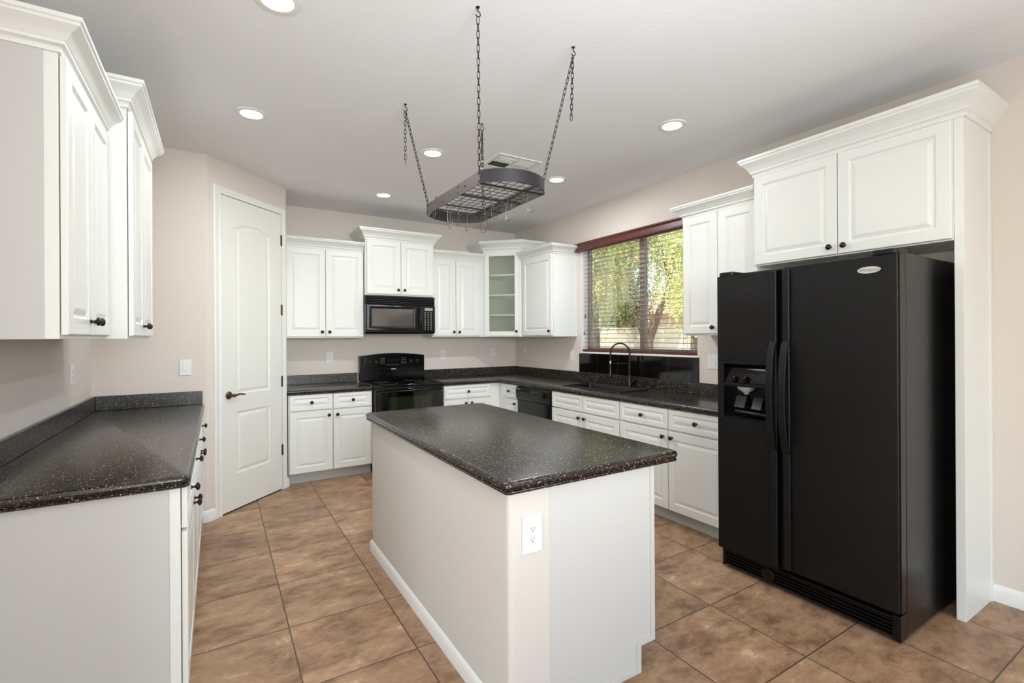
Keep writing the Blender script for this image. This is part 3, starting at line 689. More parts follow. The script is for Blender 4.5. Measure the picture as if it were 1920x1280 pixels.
# ---------------------------------------------------------------- island
IS = thing('kitchen_island', 'beige textured island base with a white end panel facing the viewer', 'island', (.873, 1.452, 0))
L_ = 3.225 - 1.452
pl = roundpoly([(0, 0), (.175, 0), (.175, L_), (0, L_)], [.022, 0, 0, .022], 5)
MB().prism(pl, 0, .868).build('drywall', M['islandwall'], IS, smooth=True)
pn = [(.175, 0), (.64, 0), (.64, .1), (.725, .1), (.725, .868), (.175, .868)]
# side panel as an xz polygon extruded in y
def pxz(mb, poly, y0, y1):
    n = len(poly); mb.add([(x, y0, z) for x, z in poly] + [(x, y1, z) for x, z in poly], [tuple(range(n)), tuple(range(2 * n - 1, n - 1, -1))] + [(i, n + i, n + (i + 1) % n, (i + 1) % n) for i in range(n)])
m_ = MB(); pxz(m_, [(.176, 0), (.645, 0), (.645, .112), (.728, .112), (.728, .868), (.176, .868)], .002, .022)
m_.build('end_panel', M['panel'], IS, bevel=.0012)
m_ = MB()
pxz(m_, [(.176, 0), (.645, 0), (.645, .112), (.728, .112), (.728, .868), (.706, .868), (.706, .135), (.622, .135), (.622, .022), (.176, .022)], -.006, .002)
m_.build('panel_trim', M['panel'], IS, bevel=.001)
MB().box(.176, .725, .022, L_, .11, .868).build('carcass', M['white'], IS)
MB().box(.176, .643, .022, L_, 0, .11).build('toe_kick', M['toe'], IS)
for i in range(3):
    w0 = .02 + i * .58
    o = panel_mb(.575, .59).build('door', M['white'], IS, loc=(.726, w0 + .03, .11), rz=PI / 2)
    knob(o, .53, -.019, .54)
    o = panel_mb(.575, .15, fr=.034).build('drawer_front', M['white'], IS, loc=(.726, w0 + .03, .712), rz=PI / 2)
    knob(o, .287, -.019, .075)
prof = [(0, 0), (.011, 0), (.011, .052), (.009, .058), (.006, .066), (.003, .072), (0, .075)]
MB().sweep([(.05, L_ + .001), (-.001, L_ + .001), (-.001, -.001)][::1], prof).xf(Matrix.Identity(4)).build('baseboard', M['trim'], IS, smooth=True)
IC = thing('island_countertop', 'large speckled black island countertop with rounded corners', 'countertop', (.84, 1.413, 0))
pl = roundpoly([(0, 0), (.893, 0), (.893, 1.869), (0, 1.869)], [.025, .035, .05, .05], 7)
MB().slab(pl, [(i_ * 1.1, z if z > .9 else z) for i_, z in NOSE]).build('counter_slab', M['counter'], IC, smooth=True)

# ---------------------------------------------------------------- outlets and switches
def plate(label, kind, loc, rz, w_=.075, h_=.118, name='wall_outlet', cat='outlet', group=None):
    t_ = thing(name, label, cat, loc, rz, group)
    MB().box(-w_ / 2, w_ / 2, -.006, -.0005, -h_ / 2, h_ / 2).build('cover_plate', M['plate'], t_, bevel=.002)
    if kind == 'duplex':
        for z in (-.0195, .0195):
            f_ = roundpoly([(-.017, -.014), (.017, -.014), (.017, .014), (-.017, .014)], [.009] * 4, 4)
            m_ = MB(); n = len(f_)
            m_.add([(x, -.0078, z + q) for x, q in f_] + [(x, -.006, z + q) for x, q in f_], [tuple(range(n))] + [(i, (i + 1) % n, n + (i + 1) % n, n + i) for i in range(n)])
            rc = m_.build('receptacle', M['plate'], t_)
            MB().box(-.0075, -.0055, -.0082, -.0078, z - .002, z + .008).box(.0055, .0075, -.0082, -.0078, z - .001, z + .007).box(-.002, .002, -.0082, -.0078, z - .0095, z - .0055).build('slot', M['slot'], rc)
    elif kind == 'toggle':
        MB().box(-.005, .005, -.0068, -.006, -.012, .012).build('toggle_slot', M['slot'], t_)
        MB().box(-.0035, .0035, -.013, -.006, -.004, .007).build('toggle', M['plate'], t_, bevel=.001)
    elif kind == 'rocker':
        MB().box(-.0165, .0165, -.0085, -.006, -.033, .033).build('rocker', M['plate'], t_, bevel=.001)
    return t_
plate('white duplex outlet on the near end of the kitchen island', 'duplex', (.9685, 1.452, .703), 0, .085, .136)
plate('white duplex outlet on the back wall left of the range', 'duplex', (1.071, YB, 1.203), 0)
plate('white duplex outlet on the back wall right of the range', 'duplex', (2.437, YB, 1.197), 0)
plate('white toggle switch on the back wall near the corner', 'toggle', (3.16, YB, 1.211), 0, name='light_switch', cat='switch')
plate('white toggle switch on the right wall near the corner', 'toggle', (XR, 5.408, 1.206), -PI / 2, name='light_switch', cat='switch')
plate('white rocker switch on the wall left of the black tiles', 'rocker', (XR, 4.407, 1.193), -PI / 2, name='light_switch', cat='switch')
plate('white rocker switch half hidden by the refrigerator', 'rocker', (XR, 2.53, 1.197), -PI / 2, .12, name='light_switch', cat='switch')
plate('white duplex outlet on the left wall above the left counter', 'duplex', (XL, 3.857, 1.203), PI / 2)
plate('white rocker switch on the wall beside the pantry door', 'rocker', (-.206, YL, 1.199), 0, name='light_switch', cat='switch')

# ---------------------------------------------------------------- microwave
MW = thing('microwave', 'black over-range microwave under the raised wall cabinet', 'microwave', (1.36, YB - .435, 1.46))
W_, H_ = .798, .417
MB().box(0, W_, .03, .433, 0, H_).build('housing', M['matte'], MW, bevel=.003)
MB().prism_x([(.03, 0), (.006, .02), (.006, .035), (.03, .035)], 0, W_).build('bottom_lip', M['matte'], MW)
vs_ = MB().box(0.004, W_ - .004, .012, .03, H_ - .092, H_ - .001)
vs_.build('vent_back', M['dark'], MW)
for i in range(5):
    z = H_ - .088 + i * .0185
    MB().prism_x([(.012, z), (-.002, z + .002), (-.002, z + .007), (.012, z + .014)], .004, W_ - .004).build('vent_slat', M['slatblack'], MW)
# door: frame with sloped reveal
dW, dz0, dz1 = .635, .036, H_ - .096
m_ = MB(); rg = [((0, dz0, dW, dz1), .03), ((0, dz0, dW, dz1), -.004), ((.01, dz0 + .006, dW - .01, dz1 - .006), -.010), ((.05, dz0 + .03, dW - .085, dz1 - .03), -.010), ((.068, dz0 + .046, dW - .1, dz1 - .048), .002)]
for (xa, za, xb, zb), y in rg: m_.v += [(xa, y, za), (xb, y, za), (xb, y, zb), (xa, y, zb)]
for q in range(len(rg) - 1):
    for i in range(4): m_.f.append((q * 4 + i, q * 4 + (i + 1) % 4, (q + 1) * 4 + (i + 1) % 4, (q + 1) * 4 + i))
md = m_.build('door', M['fridgeflat'], MW, bevel=.002)
MB().box(.066, dW - .098, .001, .006, dz0 + .044, dz1 - .046).build('door_window', M['mwglass'], md)
MB().tube([(dW - .026, -.012, dz0 + .015), (dW - .022, -.03, dz0 + .05), (dW - .018, -.04, dz0 + .12), (dW - .022, -.036, dz0 + .19), (dW - .03, -.02, dz0 + .25), (dW - .034, -.01, dz0 + .272)], [.007, .009, .01, .01, .009, .006], 10).build('handle', M['fridgeflat'], md, smooth=True)
MB().box(dW + .003, W_ - .004, -.006, .03, dz0, dz1).build('control_panel', M['gloss'], MW, bevel=.003)
cp = [o for o in MW.children if o.name.startswith('control_panel')][0]
MB().box(dW + .034, W_ - .034, -.0075, -.006, dz1 - .06, dz1 - .026).build('display', M['display'], cp)
k_ = MB()
for rI in range(11):
    for cI in range(3):
        x = dW + .038 + cI * .036; z = dz1 - .08 - rI * .018 - (.006 if rI > 3 else 0) - (.006 if rI > 8 else 0)
        k_.box(x - .006, x + .006, -.0072, -.006, z - .0045, z + .0045)
k_.build('keypad', M['print'], cp)
text('lettering', 'Whirlpool', .018, M['badge'], md, T(.35, -.0105, dz1 - .018) @ FRONT, shear=.25)

# ---------------------------------------------------------------- range
RG = thing('range', 'black freestanding electric range between the base cabinets on the back wall', 'range', (1.382, 4.985, 0))
W_ = .772
MB().box(0, W_, .03, .64, .06, .895).build('housing', M['matte'], RG, bevel=.002)
MB().box(.03, W_ - .03, .06, .6, 0.0, .06).build('plinth', M['dark'], RG)
MB().box(-.004, W_ + .004, -.005, .60, .896, .918).build('cooktop', M['blackglass'], RG, bevel=.006, seg=3)
for x, y, r_ in ((.2, .16, .1), (.2, .43, .075), (.57, .16, .075), (.57, .43, .1)):
    m_ = MB().lathe([(r_ - .002, .0), (r_, 0), (r_, .0004), (r_ - .002, .0004)], 40, T(x, y, .9182)); m_.build('burner_ring', M['print'], RG)
# backguard with a bowed top
n_ = 16; tp = [(W_ - .0 - (W_) * i / n_, 1.205 + .03 * math.sin(PI * i / n_)) for i in range(n_ + 1)]
m_ = MB(); poly = [(0, .918), (W_, .918)] + tp; pxz(m_, poly, .58, .655); m_.build('backguard', M['gloss'], RG, bevel=.006, seg=3)
m_ = MB(); tp2 = [(W_ - .06 - (W_ - .12) * i / n_, 1.185 + .028 * math.sin(PI * i / n_)) for i in range(n_ + 1)]; pxz(m_, [(.04, 1.075), (W_ - .04, 1.075)] + tp2, .565, .581)
cpn = m_.build('control_panel', M['gloss'], RG, bevel=.004, seg=2)
MB().box(.02, W_ - .02, .572, .58, 1.035, 1.06).build('lower_lip', M['gloss'], RG, bevel=.003)
for x in (.105, .185, .60, .68):
    m_ = MB().lathe([(0, 0), (.022, 0), (.022, .006), (.018, .008), (.016, .022), (0, .024)], 22, T(x, .565, 1.135) @ Matrix.Rotation(PI / 2, 4, 'X')).box(x - .004, x + .004, .536, .545, 1.117, 1.153)
    m_.build('knob', M['matte'], cpn, smooth=True)
MB().box(.30, .45, .5635, .565, 1.13, 1.17).build('display', M['clock'], cpn)
m_ = MB()
for i in range(4):
    for j in range(3):
        m_.box(.232 + j * .018, .243 + j * .018, .5642, .565, 1.115 + i * .02, 1.119 + i * .02); m_.box(.48 + j * .022, .492 + j * .022, .5642, .565, 1.115 + i * .02, 1.119 + i * .02)
for i in range(7): m_.box(.30 + i * .022, .312 + i * .022, .5642, .565, 1.098, 1.101)
m_.build('legend', M['print'], cpn)
MB().box(.36, .415, .576, .58, 1.043, 1.0535).xf(T(0, -.006, 0)).build('badge', M['plate'], RG, bevel=.001)
text('lettering', 'Whirlpool', .009, M['badgeink'], [o for o in RG.children if o.name.startswith('badge')][0], T(.3875, .5698, 1.048) @ FRONT, depth=.0002)
od = MB().box(.006, W_ - .006, -.012, .03, .235, .875).build('oven_door', M['blackglass'], RG, bevel=.004)
MB().box(.15, W_ - .15, -.0145, -.012, .38, .79).build('oven_window', M['ovenglass'], od, bevel=.001)
MB().tube([(.03, -.018, .842), (.035, -.05, .85), (W_ / 2, -.062, .853), (W_ - .035, -.05, .85), (W_ - .03, -.018, .842)], .011, 12).build('handle', M['gloss'], od, smooth=True)
MB().box(.006, W_ - .006, -.008, .03, .07, .225).build('storage_drawer', M['gloss'], RG, bevel=.004)

# ---------------------------------------------------------------- dishwasher
DW = thing('dishwasher', 'black built-in dishwasher under the right-hand counter', 'dishwasher', (FXR, 4.588, 0), -PI / 2)
W_ = .628
MB().box(.004, W_ - .004, .01, .55, .1, .862).build('tub', M['dark'], DW)
MB().box(.0, W_, -.03, .01, .12, .715).build('door_panel', M['gloss'], DW, bevel=.003)
m_ = MB().prism_x([(.01, .718), (-.034, .718), (-.052, .74), (-.056, .80), (-.05, .845), (-.036, .862), (.01, .862)], 0, W_)
dcp = m_.build('control_panel', M['fridgeflat'], DW, bevel=.003)
MB().box(.02, W_ - .02, .05, .54, 0, .1).build('toe_kick', M['matte'], DW)
MB().box(.3, W_ - .05, -.058, -.054, .775, .84).build('button_panel', M['gloss'], dcp, bevel=.002)
m_ = MB()
for i in range(4): m_.box(.345 + i * .03, .363 + i * .03, -.061, -.057, .80, .812)
m_.build('buttons', M['matte'], dcp)
m_ = MB().lathe([(0, 0), (.02, 0), (.018, .012), (0, .013)], 18, T(W_ - .1, -.058, .808) @ Matrix.Rotation(PI / 2, 4, 'X')); m_.build('dial', M['matte'], dcp, smooth=True)
text('lettering', 'Whirlpool', .014, M['badge'], dcp, T(.06, -.0562, .838) @ FRONT, depth=.0005, shear=.2)

# ---------------------------------------------------------------- refrigerator
FR = thing('refrigerator', 'large black side-by-side refrigerator with ice dispenser', 'refrigerator', (2.624, 1.86, 0), -PI / 2)
W_, H_ = .92, 1.80
MB().box(.006, W_ - .002, .085, .80, .02, 1.795).build('cabinet_body', M['fridgeside'], FR, bevel=.006, seg=3)
fw = .373
cx0, cx1, cz0, cz1 = .045, .312, .925, 1.248
fd = MB().box(0, cx0, 0, .07, .125, 1.775).box(cx1, fw, 0, .07, .125, 1.775).box(cx0, cx1, 0, .07, .125, cz0).box(cx0, cx1, 0, .07, cz1, 1.775).box(cx0, cx1, .062, .07, cz0, cz1)
# one clean shell: outer box with opening
FD = MB(); 
def quad(m, a, b, c, d_): m.add([a, b, c, d_], [(0, 1, 2, 3)])
zb, zt_ = .125, 1.775
xs = [0, cx0, cx1, fw]; zs = [zb, cz0, cz1, zt_]
for i in range(3):
    for j in range(3):
        if i == 1 and j == 1: continue
        quad(FD, (xs[i], 0, zs[j]), (xs[i + 1], 0, zs[j]), (xs[i + 1], 0, zs[j + 1]), (xs[i], 0, zs[j + 1]))
quad(FD, (0, .07, zb), (0, .07, zt_), (fw, .07, zt_), (fw, .07, zb))
quad(FD, (0, 0, zb), (0, 0, zt_), (0, .07, zt_), (0, .07, zb)); quad(FD, (fw, 0, zb), (fw, .07, zb), (fw, .07, zt_), (fw, 0, zt_))
quad(FD, (0, 0, zt_), (fw, 0, zt_), (fw, .07, zt_), (0, .07, zt_)); quad(FD, (0, 0, zb), (0, .07, zb), (fw, .07, zb), (fw, 0, zb))
fdo = FD.build('freezer_door', M['pebble'], FR)
# dispenser
DS = MB()
dq = .062
for a, b in (((cx0, cz0), (cx1, cz0)), ((cx1, cz0), (cx1, cz1)), ((cx1, cz1), (cx0, cz1)), ((cx0, cz1), (cx0, cz0))):
    quad(DS, (a[0], 0, a[1]), (b[0], 0, b[1]), (b[0], dq, b[1]), (a[0], dq, a[1]))
quad(DS, (cx0, dq, cz0), (cx1, dq, cz0), (cx1, dq, cz1), (cx0, dq, cz1))
dso = DS.build('dispenser_recess', M['gloss'], fdo)
fq = MB()
for (a, b, c, d_) in ((.006, cx0, .905, 1.262), (cx1, .33, .905, 1.262), (cx0, cx1, .905, cz0), (cx0, cx1, cz1, 1.262)): fq.box(a, b, -.005, 0, c, d_)
fq.build('dispenser_frame', M['matte'], fdo)
# sloped control face, ledge, knobs
MB().prism_x([(.055, 1.13), (.004, 1.13), (.002, 1.14), (.045, 1.245), (.055, 1.245)], cx0 + .002, cx1 - .002).build('dispenser_controls', M['gloss'], fdo, bevel=.002)
MB().box(cx0, cx1, -.007, .03, 1.116, 1.134).build('dispenser_ledge', M['matte'], fdo, bevel=.004)
for x in (.115, .185):
    k = MB().lathe([(0, 0), (.02, 0), (.02, .01), (.015, .02), (.012, .026), (0, .027)], 20, T(x, .012, 1.155) @ Matrix.Rotation(PI / 2 + .0, 4, 'X') @ T(0, 0, 0)).build('dispenser_knob', M['gloss'], fdo, smooth=True)
    MB().lathe([(0, 0), (.004, 0), (.003, .002), (0, .002)], 10, T(x, -.008, 1.172) @ Matrix.Rotation(PI / 2, 4, 'X')).build('red_indicator', M['reddot'], fdo)
MB().lathe([(.0, 0), (.012, 0), (.016, .01), (.045, .03), (.05, .045), (0, .045)], 24, T(.165, .034, 1.07)).build('ice_chute', M['print'], fdo, smooth=True)
for x, w2_ in ((.13, .034), (.235, .030)):
    MB().prism_x([(.05, 1.06), (.044, 1.06), (.012, .99), (.016, .985), (.05, 1.04)], x - w2_, x + w2_).build('dispenser_paddle', M['gloss'], fdo, bevel=.002)
MB().tube([(.105, .03, .965), (cx1 - .004, .03, .957)], .017, 14).box(cx0 + .004, cx1 - .004, -.002, .058, .926, .938).build('drip_tray', M['gloss'], fdo, smooth=True)
# main door
mx0 = .403
mdo = MB().box(mx0, W_, 0, .07, .145, 1.787).build('main_door', M['pebble'], FR, bevel=.007, seg=3)
MB().box(W_ - .0, W_ + .0035, .012, .064, .147, 1.785).build('door_edge_trim', M['fridgeflat'], FR, bevel=.001)
MB().box(fw + .002, mx0 - .002, .012, .06, .13, 1.775).build('centre_gasket', M['dark'], FR)
# full height strips and bowed grips
def strip(x0_, x1_, par):
    MB().box(x0_, x1_, -.016, -.0005, .15, 1.77).build('handle_strip', M['matte'], par, bevel=.005, seg=3)
    n = 22; za, zb_ = .775, 1.385; pr = []
    for i in range(n + 1):
        t = i / n; z = za + (zb_ - za) * t; o_ = .052 * (math.sin(PI * t) ** .55); pr.append((z, -.014 - o_))
    m_ = MB(); vs = []; fs = []
    for i, (z, y) in enumerate(pr):
        th = .016
        vs += [(x0_, y, z), (x1_, y, z), (x1_, min(y + th, -.008), z), (x0_, min(y + th, -.008), z)]
    for i in range(n):
        for k in range(4): fs.append((i * 4 + k, i * 4 + (k + 1) % 4, (i + 1) * 4 + (k + 1) % 4, (i + 1) * 4 + k))
    fs += [(0, 1, 2, 3), tuple(n * 4 + k for k in (3, 2, 1, 0))]
    m_.add(vs, fs); m_.build('grip', M['matte'], par, bevel=.004, seg=2)
strip(.336, .372, fdo); strip(.404, .442, mdo)
# badge
be = [(.048 * math.cos(2 * PI * i / 40), .0165 * math.sin(2 * PI * i / 40)) for i in range(40)]
m_ = MB(); pxz(m_, [(.808 + x, 1.722 + z) for x, z in be], -.005, 0); bgo = m_.build('badge', M['badge'], mdo, bevel=.0012)
text('lettering', 'Whirlpool', .021, M['badgeink'], bgo, T(.806, -.0052, 1.722) @ FRONT, depth=.0003, shear=.3)
# hinge caps, grille, feet
for xa, xb in ((.0, .10), (W_ - .115, W_ - .002)):
    pl_ = roundpoly([(xa, .002), (xb, .002), (xb, .13), (xa, .13)], [.03, .02, .02, .03], 5)
    MB().prism(pl_, 1.7875 if xa > .5 else 1.776, 1.812 if xa > .5 else 1.80).build('hinge_cover', M['matte'], FR, bevel=.004)
MB().box(.02, W_ - .02, .05, .1, .012, .118).build('grille_back', M['dark'], FR)
for i in range(5):
    z = .026 + i * .018
    MB().prism_x([(.05, z), (.022, z + .0005), (.022, z + .007), (.05, z + .010)], .03, W_ - .03).build('grille_slat', M['fridgeflat'], FR)
MB().box(.02, W_ - .02, .02, .05, .108, .118).box(.012, .03, .02, .09, .012, .118).box(W_ - .036, W_ - .002, .018, .09, .012, .13).build('grille_frame', M['fridgeflat'], FR, bevel=.004)
MB().lathe([(0, 0), (.036, 0), (.036, .008), (.03, .011), (0, .011)], 24, T(.30, .022, .066) @ Matrix.Rotation(PI / 2, 4, 'X')).build('filter_cap', M['fridgeflat'], FR, smooth=True)
MB().lathe([(0, 0), (.02, 0), (.02, .02), (0, .02)], 16, T(.06, .13, 0)).lathe([(0, 0), (.02, 0), (.02, .02), (0, .02)], 16, T(W_ - .06, .13, 0)).lathe([(0, 0), (.02, 0), (.02, .02), (0, .02)], 16, T(.06, .74, 0)).lathe([(0, 0), (.02, 0), (.02, .02), (0, .02)], 16, T(W_ - .06, .74, 0)).build('feet', M['matte'], FR)

# ---------------------------------------------------------------- recessed ceiling lights
def can(label, x, y, power=34):
    t_ = thing('recessed_light', label, 'ceiling light', (x, y, ZC), 0, 'recessed ceiling lights')
    MB().lathe([(.062, -.003), (.066, -.008), (.088, -.006), (.093, 0.0), (.062, 0)], 40, T(0, 0, -.0005)).build('trim_ring', M['trim'], t_, smooth=True)
    MB().lathe([(0, -.004), (.061, -.004), (.061, -.002), (0, -.002)], 32).build('lens', M['bulb'], t_, smooth=True)
    l = bpy.data.lights.new('downlight', 'AREA'); l.shape = 'DISK'; l.size = .12; l.energy = power; l.color = (.94, .975, 1)
    o = bpy.data.objects.new('downlight', l); C.objects.link(o); o.parent = t_; o.location = (0, 0, -.03)
    return t_
can('lit round recessed ceiling light nearest the left cabinets', .192, 3.457, 8)
can('lit round recessed ceiling light in front of the refrigerator cabinet', 2.632, 2.203, 2)
can('lit round recessed ceiling light left of the pot rack', 1.426, 3.485, 13)
can('lit round recessed ceiling light right of the pot rack, beyond the vent', 2.635, 3.504, 17)
can('farthest lit recessed ceiling light, above the cabinets left of the microwave', 1.424, 4.764, 2)
can('recessed ceiling light cut off by the top edge of the picture', .223, 2.24, 8)
# added bare spot lamps, unseen behind the camera, no fittings modelled
for x, y in ((2.0, .4), (-.6, .2), (-2.4, -.4), (2.0, -2.2), (-.6, -2.2), (-2.4, -2.6)):
    l = bpy.data.lights.new('downlight', 'SPOT'); l.energy = 18; l.spot_size = math.radians(150); l.spot_blend = .7; l.shadow_soft_size = .06; l.color = (.94, .975, 1)
    o = bpy.data.objects.new('downlight', l); C.objects.link(o); o.location = (x, y, ZC - .03)

# ---------------------------------------------------------------- air vent
VT = thing('air_vent', 'white square ceiling air vent with louvres behind the pot rack', 'vent', (2.07, 3.365, ZC))
MB().sweep([(-.2, -.15), (.2, -.15), (.2, .15), (-.2, .15)], [(0, 0), (0, -.008), (-.03, -.008), (-.03, 0)], closed=True).build('frame', M['ventwhite'], VT)
MB().box(-.17, .17, -.12, .12, -.0015, 0).build('duct_opening', M['slot'], VT)
MB().box(-.006, .006, -.12, .12, -.010, -.0015).box(-.17, .17, -.004, .004, -.010, -.0015).build('divider', M['ventwhite'], VT)
for sx_ in (-1, 1):
    for i in range(3):
        y = .085 - i * .036 if False else -.02 - i * .036
        m_ = MB().prism_x([(y, -.012), (y + .003, -.012), (y - .013, -.002), (y - .016, -.002)], .01 if sx_ > 0 else -.165, .165 if sx_ > 0 else -.01); m_.build('louvre', M['ventwhite'], VT)
    for i in range(6):
        x = sx_ * (.02 + i * .026)
        m_ = MB(); pxz(m_, [(x, -.012), (x + .003, -.012), (x - sx_ * .014 + .003, -.002), (x - sx_ * .014, -.002)], .008, .115); m_.build('louvre', M['ventwhite'], VT)

# ---------------------------------------------------------------- pot rack
RZ = 2.142
PR = thing('pot_rack', 'oval iron pot rack with wire grid hanging on chains above the island', 'pot rack', (1.245, 2.345, RZ))
def rp(x, y): return (x - 1.245, y - 2.345)
rx0, rx1, ry0, ry1 = 1.063, 1.428, 2.01, 2.68; bh = .062
for x in (rx0, rx1):
    a = rp(x, ry0); b = rp(x, ry1); m_ = MB().box(a[0] - .0025, a[0] + .0025, a[1], b[1], 0, bh)
    bar = m_.build('side_bar', M['rackbar'], PR, bevel=.001)
    for yy, zz in ((ry0 + .012, .012), (ry0 + .012, .05), (2.17, .03), (2.25, .045), (2.25, .015), (2.45, .02), (ry1 - .012, .012), (ry1 - .012, .05)):
        sg = -1 if x == rx0 else 1
        MB().lathe([(0, 0), (.0055, 0), (.0045, .0035), (0, .005)], 10, T(a[0] + sg * .0025, yy - 2.345, zz) @ Matrix.Rotation(sg * PI / 2, 4, 'Y')).build('rivet', M['racksteel'], bar)
def arcpts(y, sgn, bulge, n=20):
    hw = (rx1 - rx0) / 2; R = (hw * hw + bulge * bulge) / (2 * bulge); a0 = math.asin(hw / R)
    return [(R * math.sin(-a0 + 2 * a0 * i / n), y - 2.345 + sgn * (R * math.cos(-a0 + 2 * a0 * i / n) - (R - bulge))) for i in range(n + 1)]
for y, sg in ((ry0, -1), (ry1, 1)):
    pts = arcpts(y, sg, .105); m_ = MB(); k = len(pts); vs = []; fs = []
    cxy = Vector((0, y - 2.345 - sg * .05))
    for px_, py_ in pts:
        dn = (Vector((px_, py_)) - cxy).normalized() * .004
        vs += [(px_, py_, 0), (px_ + dn.x, py_ + dn.y, 0), (px_ + dn.x, py_ + dn.y, bh), (px_, py_, bh)]
    for i in range(k - 1):
        for q in range(4): fs.append((i * 4 + q, i * 4 + (q + 1) % 4, (i + 1) * 4 + (q + 1) % 4, (i + 1) * 4 + q))
    fs += [(0, 1, 2, 3), tuple((k - 1) * 4 + q for q in (3, 2, 1, 0))]
    m_.add(vs, fs); m_.build('end_band', M['racksteel'], PR, smooth=True)
for y in (2.03, 2.235, 2.45, 2.565):
    MB().box(-.18, .18, y - 2.345 - .009, y - 2.345 + .009, .004, .010).build('cross_bar', M['racksteel'], PR)
MB().box(.085 - .008, .085 + .008, -.43, .33, .0105, .016).build('long_bar', M['racksteel'], PR)
g_ = MB()
def yend(x, y, sg):
    hw = (rx1 - rx0) / 2; b_ = .105; R = (hw * hw + b_ * b_) / (2 * b_); return y - 2.345 + sg * (math.sqrt(max(0, R * R - x * x)) - (R - b_))
for i in range(9):
    x = -.155 + i * .0388
    g_.tube([(x, yend(x, ry0, -1) + .004, .02), (x, .215, .02)], .0016, 5)
for i in range(13):
    y = -.375 + i * .048
    hwid = .18
    if y < -.335: hwid = .10
    g_.tube([(-hwid, y, .0232), (hwid, y, .0232)], .0016, 5)
g_.build('wire_grid', M['racksteel'], PR)
# chains
def link_mesh():
    m_ = MB(); pts = []
    for i in range(16):
        a = 2 * PI * i / 16; pts.append((.0060 * math.cos(a), 0, .0095 * (1 if math.sin(a) > .01 else -1 if math.sin(a) < -.01 else 0) + .0065 * math.sin(a)))
    return pts
def chain(p0, p1, parent, name='chain'):
    P0, P1 = Vector(p0), Vector(p1); dv_ = P1 - P0; L = dv_.length; n = max(1, round(L / .0265)); t = dv_.normalized()
    q = t.to_track_quat('Z', 'Y'); m_ = MB(); base_ = link_mesh()
    for i in range(n):
        c = P0 + dv_ * ((i + .5) / n); rot = q.to_matrix() @ Matrix.Rotation((PI / 2) * (i % 2) + .3, 3, 'Z')
        m_.tube([c + rot @ Vector(p) for p in base_], .0018, 6, closed=True)
    o = m_.build(name, M['chain'], parent, smooth=True); return o
hooks = [((.968, 1.845), (rx0, ry0 + .01), None, 'black ceiling hook holding the nearest-left chain of the pot rack'),
         ((1.504, 1.859), (rx1, ry0 + .01), (-.03, 0, .36), 'black ceiling hook holding the near right rack chain with its loose tail'),
         ((.988, 2.844), (rx0, ry1 - .01), (0, 0, .36), 'black ceiling hook holding the far left rack chain with its loose tail'),
         ((1.52, 2.845), (rx1, ry1 - .01), (0, 0, .34), 'black ceiling hook holding the far right rack chain behind the rack')]
for (hx, hy), (bx_, by_), tail, lab in hooks:
    t_ = thing('ceiling_hook', lab, 'hook', (hx, hy, ZC))
    pts = [(0, 0, -.0005), (0, 0, -.018)] + [(.012 * math.sin(a) + 0, 0, -.03 - .012 * -math.cos(a) - .0) for a in [PI * i / 8 * 1.35 for i in range(0, 9)]]
    MB().tube(pts, .0024, 7).lathe([(0, 0), (.009, 0), (.008, -.003), (0, -.003)], 14).build('hook', M['chain'], t_, smooth=True)
    a = rp(hx, hy); b = rp(bx_, by_)
    chain((a[0], a[1], ZC - .043 - RZ), (b[0], b[1], bh - .006), PR)
    if tail:
        chain((a[0], a[1] + (.004), ZC - .05 - RZ), (a[0] + tail[0] * .4, a[1] + .004, ZC - RZ - tail[2]), PR, 'loose_chain')
# S hooks
def shook(x, y, ztop, rot, label):
    t_ = thing('pot_hook', label, 'hook', (x, y, ztop), rot, 'pot hooks on the rack')
    pts = []
    for i in range(9): a = PI * i / 8; pts.append((-.010 + .010 * -math.cos(a), 0, -.002 + .010 * math.sin(a)))
    pts = [(-.02 + 0, 0, -.012)] + pts
    pts += [(0, 0, -.03), (0, 0, -.07)]
    for i in range(1, 11): a = PI * i / 10 * 1.05; pts.append((.014 - .014 * math.cos(a), 0, -.07 - .014 * math.sin(a)))
    pts.append((.030, 0, -.055))
    MB().tube([(p[0] * 1.25, 0, p[2] * 1.25) for p in pts], .0018, 6).build('hook_wire', M['steel'], t_, smooth=True)
for x, y, z, rt in ((1.063, 2.56, RZ + .064, 1.5), (1.09, 2.45, RZ + .012, .3), (1.16, 2.572, RZ + .012, 1.2), (1.16, 2.455, RZ + .012, 1.6), (1.27, 2.572, RZ + .012, 1.4), (1.36, 2.575, RZ + .012, .0), (1.075, 2.24, RZ + .012, 1.7),
                    (1.34, 2.455, RZ + .012, .6), (1.21, 2.24, RZ + .012, .9), (1.25, 2.24, RZ + .012, -.2), (1.34, 2.24, RZ + .012, .1), (1.345, 2.035, RZ + .012, .0), (1.13, 2.04, RZ + .012, .5), (1.23, 2.04, RZ + .012, .4)):
    shook(x, y, z, rt, 'slim wire S-hook hanging from the pot rack')

